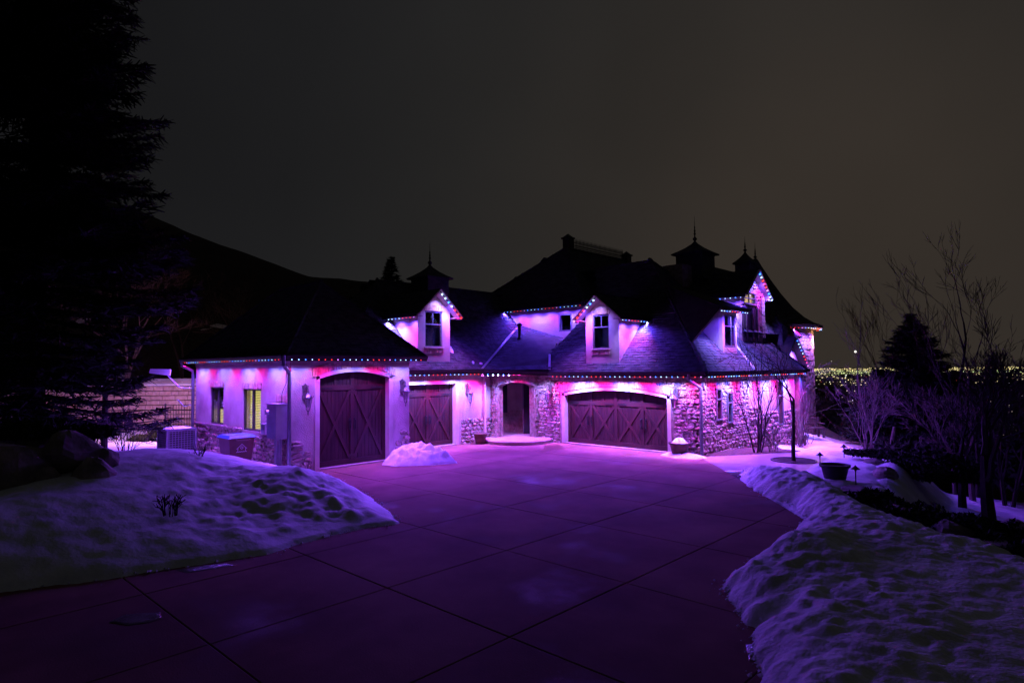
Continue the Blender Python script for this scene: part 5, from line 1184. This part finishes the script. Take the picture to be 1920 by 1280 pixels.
def bare(base, h, label, seed=1, r0_=0.06, levels=5, stems=1, spread=0.5, mt=bark, lean=0.0, name='bare_tree', cat='tree', group=None, kids=(2, 4), up_=0.35, shrink=0.66, first=0.35, rmin=0.006, wob=1.0):
    ra = random.Random(seed); base = Vector(base); t = empty(name, base, label, cat, group); tr = MB(); cw = MB()
    def grow(p, d, L_, r, lev):
        n = 4; pts = [p]; q = p.copy(); dd_ = d.copy()
        for i in range(n):
            dd_ = (dd_ + Vector((ra.gauss(0, .10) * (wob if lev == 0 else 1), ra.gauss(0, .10) * (wob if lev == 0 else 1), ra.gauss(0, .07) + (up_ * 0.10 if lev else 0.1)))).normalized(); q = q + dd_ * (L_ / n); pts.append(q.copy())
        rad = [max(rmin, r * (1 - 0.45 * i / n)) for i in range(n + 1)]
        if lev >= levels: rad[-1] = rmin * 0.5
        (tr if lev == 0 else cw).tube(pts, rad, 6 if lev == 0 else (5 if lev == 1 else 3), cap=False)
        if lev < levels:
            nk = ra.randint(*kids)
            for k_ in range(nk):
                tpos = ra.uniform(first, 1.0) if k_ else 1.0; i = min(n - 1, int(tpos * n)); pp = pts[i].lerp(pts[i + 1], tpos * n - i) if tpos < 1 else pts[-1]
                az = ra.uniform(0, 2 * math.pi); _, s_, u_ = basis(dd_); sp = spread * ra.uniform(0.6, 1.4) * (0.55 if k_ == 0 else 1)
                nd = (dd_ + (s_ * math.cos(az) + u_ * math.sin(az)) * sp).normalized()
                grow(pp, nd, L_ * shrink * ra.uniform(0.75, 1.2), rad[i] * (0.72 if k_ == 0 else 0.55), lev + 1)
    for s_ in range(stems):
        a = ra.uniform(0, 2 * math.pi); off = Vector((math.cos(a), math.sin(a), 0)) * (0.10 * (stems > 1)); d = Vector((off.x * (1.5 + spread) + lean, off.y * (1.5 + spread), 1)).normalized()
        grow(base + off + Vector((0, 0, -0.1)), d, h * (0.36 if levels > 3 else 0.45) * ra.uniform(0.85, 1.1), r0_ * ra.uniform(0.75, 1.1), 0)
    tr.build('trunk', mt, t); cw.build('crown', mt, t); return t
def gp(px, py, z=0.0):
    p = G(px, py, z)
    for _ in range(4): p = G(px, py, Tz(p.x, p.y))
    return p
bare(gp(1420, 850), 4.2, 'multi-stemmed bare shrub tree in front of the stone end wall', 4, 0.04, 4, 6, 0.40, bark, up_=0.9, kids=(2, 3))
tp_ = gp(1488, 864)
bare(tp_, 5.2, 'single dark trunk growing from a round grate in the walkway', 8, 0.085, 4, 1, 0.75, bark, kids=(3, 4), up_=-0.2, first=0.6, wob=0.15)
gr2 = empty('tree_grate', tp_, 'dark round tree pit at the foot of the single trunk', 'tree grate'); MB().lathe([(0.001, 0.02), (0.62, 0.022), (0.66, 0.02), (0.66, -0.03)], tp_, 24).build('soil_disc', soil, gr2); MB().lathe([(0.62, 0.0), (0.62, 0.04), (0.68, 0.04), (0.68, 0.0)], tp_, 24).build('rim', iron, gr2)
wpb = DP(1500, 640, 30); wpb.z = -0.6
bare(wpb, 6.2, 'weeping bare tree arching beside the tower', 12, 0.06, 5, 1, 0.9, bark, up_=-1.6, kids=(3, 4))
for i, (px, dep, h, st, lv, sp, m_, lb, rr) in enumerate([
        (1622, 25, 4.2, 7, 4, .55, barkp, 'rounded bare shrub with pale twigs beyond the patio', .03), (1632, 26, 7.2, 1, 3, .16, barkp, 'slim pale birch left of the spruce', .05), (1660, 27, 5.2, 2, 4, .30, bark, 'thin dark sapling touching the spruce', .045),
        (1770, 24, 10.5, 1, 6, .38, bark, 'tall slender bare tree right of the spruce', .11), (1822, 22, 9.0, 1, 6, .40, bark, 'tall bare tree near the right edge', .10), (1880, 21, 6.5, 4, 6, .55, bark, 'dense twiggy bare tree at the right edge', .07),
        (1690, 33, 10.5, 1, 5, .35, bark, 'faint tall bare tree behind the spruce', .09), (1838, 26, 6.5, 3, 6, .55, bark, 'dense bare shrub tree before the city lights', .06),
        (1760, 30, 4.8, 4, 6, .6, bark, 'low tangle of bare twigs right of the spruce', .05), (1910, 27, 5.6, 4, 6, .6, bark, 'bare tangle of branches at the far right', .06)]):
    p = gsp(px, dep); p.z = Tz(p.x, p.y); bare(p, h, lb, 20 + i, rr, lv, st, sp, m_, group='bare trees of the garden', kids=(2, 4) if lv < 6 else (2, 3))
for i, (px, py, r_, h, lb, m_) in enumerate([(1805, 962, .13, 5.0, 'dark trunk standing in the lower snow', bark), (1790, 935, .09, 5.0, 'leftmost pale trunk of the group in the lower snow', barkp), (1826, 945, .11, 5.2, 'pale trunk right of its two neighbours in the lower snow', barkp), (1857, 1000, .21, 5.5, 'thick dark trunk at the right of the picture', bark)]):
    p = gp(px, py, -1.4); bare(p, h, lb, 50 + i, r_, 6 if i == 3 else 5, 1, .55, m_, wob=0.4, group='trunks in the lower garden', kids=(3, 4), first=0.5)
p = gp(1672, 851); MB().tube([p, p + Vector((0.05, 0, 0.6)), p + Vector((0.12, 0.03, 1.1))], [.09, .08, .06], 8).build('tree_stump', barkp, None, loc=p, label='short pale stump trunk beside the spruce', cat='stump')
p = gsp(235, 34); p.z = 2.5; bare(p, 9.5, 'pale bare tree on the slope behind the block wall', 31, .10, 6, 2, .62, barkp, group='bare trees on the slope', kids=(2, 4))
p = gsp(345, 40); p.z = Tz(p.x, p.y); bare(p, 9.5, 'bare tree with fine twigs above the garage eave', 33, .09, 6, 2, .6, bark, group='bare trees on the slope', kids=(2, 3))
p = gsp(450, 46); p.z = Tz(p.x, p.y); bare(p, 7.5, 'bare scrub tree behind the garage roof', 34, .08, 5, 3, .6, barkp, group='bare trees on the slope')
for i, (px, py, dep, h, lb) in enumerate([(120, 800, 19, 1.7, 'bare twiggy bush left of the conifer trunk'), (235, 805, 21, 2.2, 'bare twiggy bush right of the conifer trunk'), (50, 800, 20, 1.6, 'bare twiggy bush near the left edge'), (170, 800, 20.5, 1.7, 'bare bush just left of the conifer trunk')]):
    p = DP(px, py + 25, dep); p.z = 0.1; bare(p, h, lb, 60 + i, .018, 4, 9, .55, bark, name='twig_bush', cat='bush', group='bare bushes by the block wall')
for i, (px, py, z_, h, st, lb) in enumerate([(320, 955, .62, .42, 16, 'dark tuft of stems poking from the snow bank'), (368, 862, 1.0, .55, 5, 'few thin stems on the crest of the snow bank'), (1450, 848, 0.0, 1.1, 7, 'small pale shrub at the corner of the end wall'), (1532, 800, -0.6, 2.4, 9, 'pale climbing shrub against the tower wall')]):
    p = G(px, py, z_); bare(p, h, lb, 80 + i, .010 if i < 2 else .016, 2 if i < 2 else 4, st, .8 if i < 2 else .6, bark if i < 2 else barkp, name='dry_shrub', cat='shrub', kids=(2, 3))
# vine on the tower wall
b = MB(); vb = Vector((RX + 0.35, 28.2, -0.6))
for k_ in range(26):
    q = Vector((RX + 0.1 + random.uniform(0, .25), 28.4 + random.uniform(-.5, .7), -0.5)); pts = [q]
    for i in range(9): q = q + Vector((random.gauss(0, .05), random.gauss(0, .14), random.uniform(.15, .42))); q.x = max(q.x, RX + 0.06); pts.append(q.copy())
    b.tube(pts, [.014] * 5 + [.008] * 5, 3, cap=False)
vn = empty('climbing_vine', vb, 'leafless vine climbing the far corner of the end wall', 'vine'); b.build('stems', barkp, vn)

# ------------------------------------------------------------------ pots, bench, path lights, snow piles
def pot(p, r, h, label, m_=terra, snow=False):
    p = Vector(p); t = empty('plant_pot', p, label, 'pot'); MB().lathe([(0.001, 0), (r * .68, 0), (r * .8, h * .4), (r * .95, h * .86), (r * 1.06, h * .88), (r * 1.08, h), (r * .96, h), (r * .9, h * .86)], p, 22).build('pot', m_, t, sm=True)
    MB().lathe([(r * .9, h * .87), (0.001, h * .9)], p, 18).build('soil', soil, t)
    if snow:
        b = MB().lathe([(r * .88, h * .88), (r * .7, h * 1.05), (r * .4, h * 1.28), (0.001, h * 1.36)], p, 14); b.v = [(x + random.uniform(-.03, .03), y + random.uniform(-.03, .03), z_ + random.uniform(-.02, .03)) for x, y, z_ in b.v]; b.build('snow', snowm, t, sm=True)
    return t
pot((-18.05, 17.2, 0), 0.27, 0.42, 'brown clay pot against the wall left of the porch')
pot((-10.35, 19.08, 0.01), 0.33, 0.45, 'brown clay pot heaped with snow right of the double door', snow=True)
pot(gp(1566, 904), 0.34, 0.46, 'wide dark pot at the edge of the garden rocks', mat('dark_pot', (0.02, 0.018, 0.018), (0.035, 0.03, 0.03), 0.6, 5, 3))
def pile(poly, hmax, label, sc=1.0, sd=0, seed=3):
    P_ = np.array(poly); x0, y0 = P_.min(0) - 0.1; x1, y1 = P_.max(0) + 0.1; xs = np.arange(x0, x1, 0.035); ys = np.arange(y0, y1, 0.035); x, y = np.meshgrid(xs, ys); d = sdf(x, y, P_) + 0.12 * fbm(x * 4, y * 4, seed, 3)
    h = hmax * (1 - np.exp(-np.maximum(d, 0) / (0.55 * sc))) / (1 - math.exp(-1.2)) + 0.16 * sc * (np.abs(fbm(x * 4, y * 4, seed + 4, 4)) * 2 - .2) * smooth(0, .25, d); z_ = np.where(d > 0, h + 0.015, -0.04)
    f = grid_faces(len(xs), len(ys)); f = f[(d.ravel()[f] > -0.04).any(1)]; used = np.unique(f); idx = np.full(x.size, -1); idx[used] = np.arange(len(used))
    np_obj('snow_pile', np.stack([x, y, z_], -1).reshape(-1, 3)[used], idx[f], snowm, label=label, cat='snow pile')
pile([(-16.5, 11.45), (-15.95, 11.55), (-15.3, 12.3), (-14.95, 13.2), (-15.6, 13.5), (-16.9, 13.25), (-17.03, 12.6), (-17.0, 11.9)], 0.55, 'bright heap of snow between the two single garage doors')
pile([(-10.95, 18.85), (-10.2, 18.55), (-9.6, 18.8), (-9.45, 19.25), (-9.9, 19.42), (-10.9, 19.4)], 0.10, 'low ring of snow round the pot by the double door', 0.4)
bn_ = gp(1520, 820); bh_ = empty('bench', bn_, 'dark wooden bench on the snowy walk beside the tower', 'bench'); dx, dy_ = right.copy(), Vector((fwd.x, fwd.y, 0)).normalized(); dx.z = 0; dx.normalize(); zu = Vector((0, 0, 1)); axs = (dx, dy_, zu)
for k_ in range(4): MB().box(bn_ + dy_ * (-0.2 + 0.13 * k_) + zu * 0.45, (1.1, 0.11, 0.04), axs).build('seat_slat', woodb, bh_)
for k_ in range(3): MB().box(bn_ + dy_ * 0.27 + zu * (0.6 + 0.13 * k_), (1.1, 0.03, 0.09), axs).build('back_slat', woodb, bh_)
for sx_ in (-0.5, 0.5):
    for sy_ in (-0.22, 0.26): MB().box(bn_ + dx * sx_ + dy_ * sy_ + zu * (0.22 if sy_ < 0 else 0.46), (0.08, 0.07, 0.44 if sy_ < 0 else 0.92), axs).build('leg', woodb, bh_)
    MB().box(bn_ + dx * sx_ + zu * 0.66, (0.08, 0.58, 0.04), axs).build('armrest', woodb, bh_)
for px, py, lb in ((1538, 882, 'path light nearest the big dark pot'), (1583, 864, 'path light standing in the thin snow'), (1641, 851, 'path light farthest right by the patio'), (1605, 912, 'leaning path light beside the flat boulder'), (1508, 826, 'short path light in the snow before the bench')):
    p = gp(px, py); t = empty('path_light', p, lb, 'path light', 'garden path lights'); MB().tube([p, p + Vector((0, 0, 0.42))], 0.014, 6).build('stake', iron, t); MB().lathe([(0.02, 0.38), (0.03, 0.42), (0.11, 0.43), (0.03, 0.50), (0.004, 0.53)], p, 12).build('hood', iron, t)
fl2 = empty('flat_stone', gp(1600, 930, 0.25), 'flat pinkish stone slab lying by the garden drop', 'stone slab')
pS = org(fl2); MB().prism([pS + dx * a_ + dy_ * b2 + zu * 0.0 for a_, b2 in ((-.5, -.15), (.1, -.3), (.75, -.1), (.7, .25), (.0, .35), (-.45, .2))], (0, 0, 0.1)).build('slab', rock, fl2)

# ------------------------------------------------------------------ city in the valley
def cityset(pts, nm, colr, st, lab, smin, smax, seed):
    ra = np.random.default_rng(seed); dip, px = np.array(pts).T; r = 265 / np.tan(dip); az = np.arctan((px - 960) / F)
    lx_, ly_ = c2l(r * np.tan(az), r); n = len(r); s_ = np.hypot(lx_, ly_) * smin * (smax / smin) ** (ra.random(n) ** 2.2)
    c = np.stack([lx_, ly_, np.full(n, -255.0) + s_], 1)
    o = np.array([(1, 0, 0), (-1, 0, 0), (0, 1, 0), (0, -1, 0), (0, 0, 1), (0, 0, -1)], float); V = (c[:, None] + o[None] * s_[:, None, None]).reshape(-1, 3)
    f = np.array([(0, 2, 4), (2, 1, 4), (1, 3, 4), (3, 0, 4), (2, 0, 5), (1, 2, 5), (3, 1, 5), (0, 3, 5)]); Fc = (np.arange(n)[:, None, None] * 6 + f[None]).reshape(-1, 3)
    np_obj('city_lights', V, Fc, emit(nm, colr, st), kind='stuff', sm=False, label=lab)
ra = np.random.default_rng(5)
far = [(0.0062 + 0.0042 * ra.random() ** 1.6, ra.uniform(1440, 2250)) for _ in range(4200)]
far = [q for q in far if ra.random() < 0.35 + 1.6 * max(0, float(fbm(np.array([q[1] / 38.0]), np.array([q[0] * 600.0]), 17, 3)[0]) + 0.18)]
def rows(n, lo, hi, m_, ln):
    """streets: short rows of lights at nearly one distance"""
    o = []
    for _ in range(n):
        d = lo + (hi - lo) * ra.random() ** 1.5; x = ra.uniform(1440, 2250); k_ = int(m_ * ra.uniform(0.3, 1.6)); sl = ra.normal() * 0.000012
        l_ = ln * ra.uniform(0.4, 1.6)
        for q in range(k_):
            u = ra.random() * l_; o.append((d + sl * u + ra.normal() * 0.00025, x + u))
    return o
cityset(far, 'city_far', (1.0, 0.82, 0.36), 1.20, 'far band of yellow city lights on the horizon', 0.00022, 0.0010, 1)
cityset(rows(150, 0.0098, 0.034, 9, 55), 'city_mid', (1.0, 0.84, 0.40), 1.50, 'yellow lights of the nearer city streets', 0.00022, 0.0010, 2)
cityset(rows(40, 0.009, 0.016, 26, 110), 'city_glow', (0.85, 1.0, 0.42), 1.20, 'greenish rows of street lights below the horizon', 0.00026, 0.0009, 7)
cityset([(0.009 + 0.12 * ra.random() ** 1.4, ra.uniform(1440, 2250)) for _ in range(420)], 'city_white', (0.95, 1.0, 0.92), 1.6, 'white lights scattered over the valley', 0.00028, 0.0010, 3)
cityset([(0.011 + 0.08 * ra.random() ** 1.4, ra.uniform(1440, 2250)) for _ in range(50)], 'city_red', (1.0, 0.10, 0.06), 1.2, 'red lights scattered over the valley', 0.0003, 0.0009, 4)
cityset([(0.03 + 0.13 * ra.random() ** 1.3, ra.uniform(1560, 2250)) for _ in range(330)], 'city_near', (1.0, 0.88, 0.6), 1.3, 'sparse lights of the near valley', 0.00026, 0.0008, 6)
sp_ = DP(1604, 659, 9000); st_ = MB().lathe([(0.001, -17), (12, -12), (17, 0), (12, 12), (0.001, 17)], sp_, 10).build('sky_light', emit('sky_light', (1, 0.95, 0.85), 3), None, loc=sp_, label='bright point of light low in the sky above the city', cat='sky light')
sp_ = DP(1559, 677, 9000); MB().lathe([(0.001, -7), (7, 0), (0.001, 7)], sp_, 8).build('sky_light', emit('sky_light_faint', (1, 0.9, 0.8), 0.6), None, loc=sp_, label='faint point of light left of the brighter one', cat='sky light')
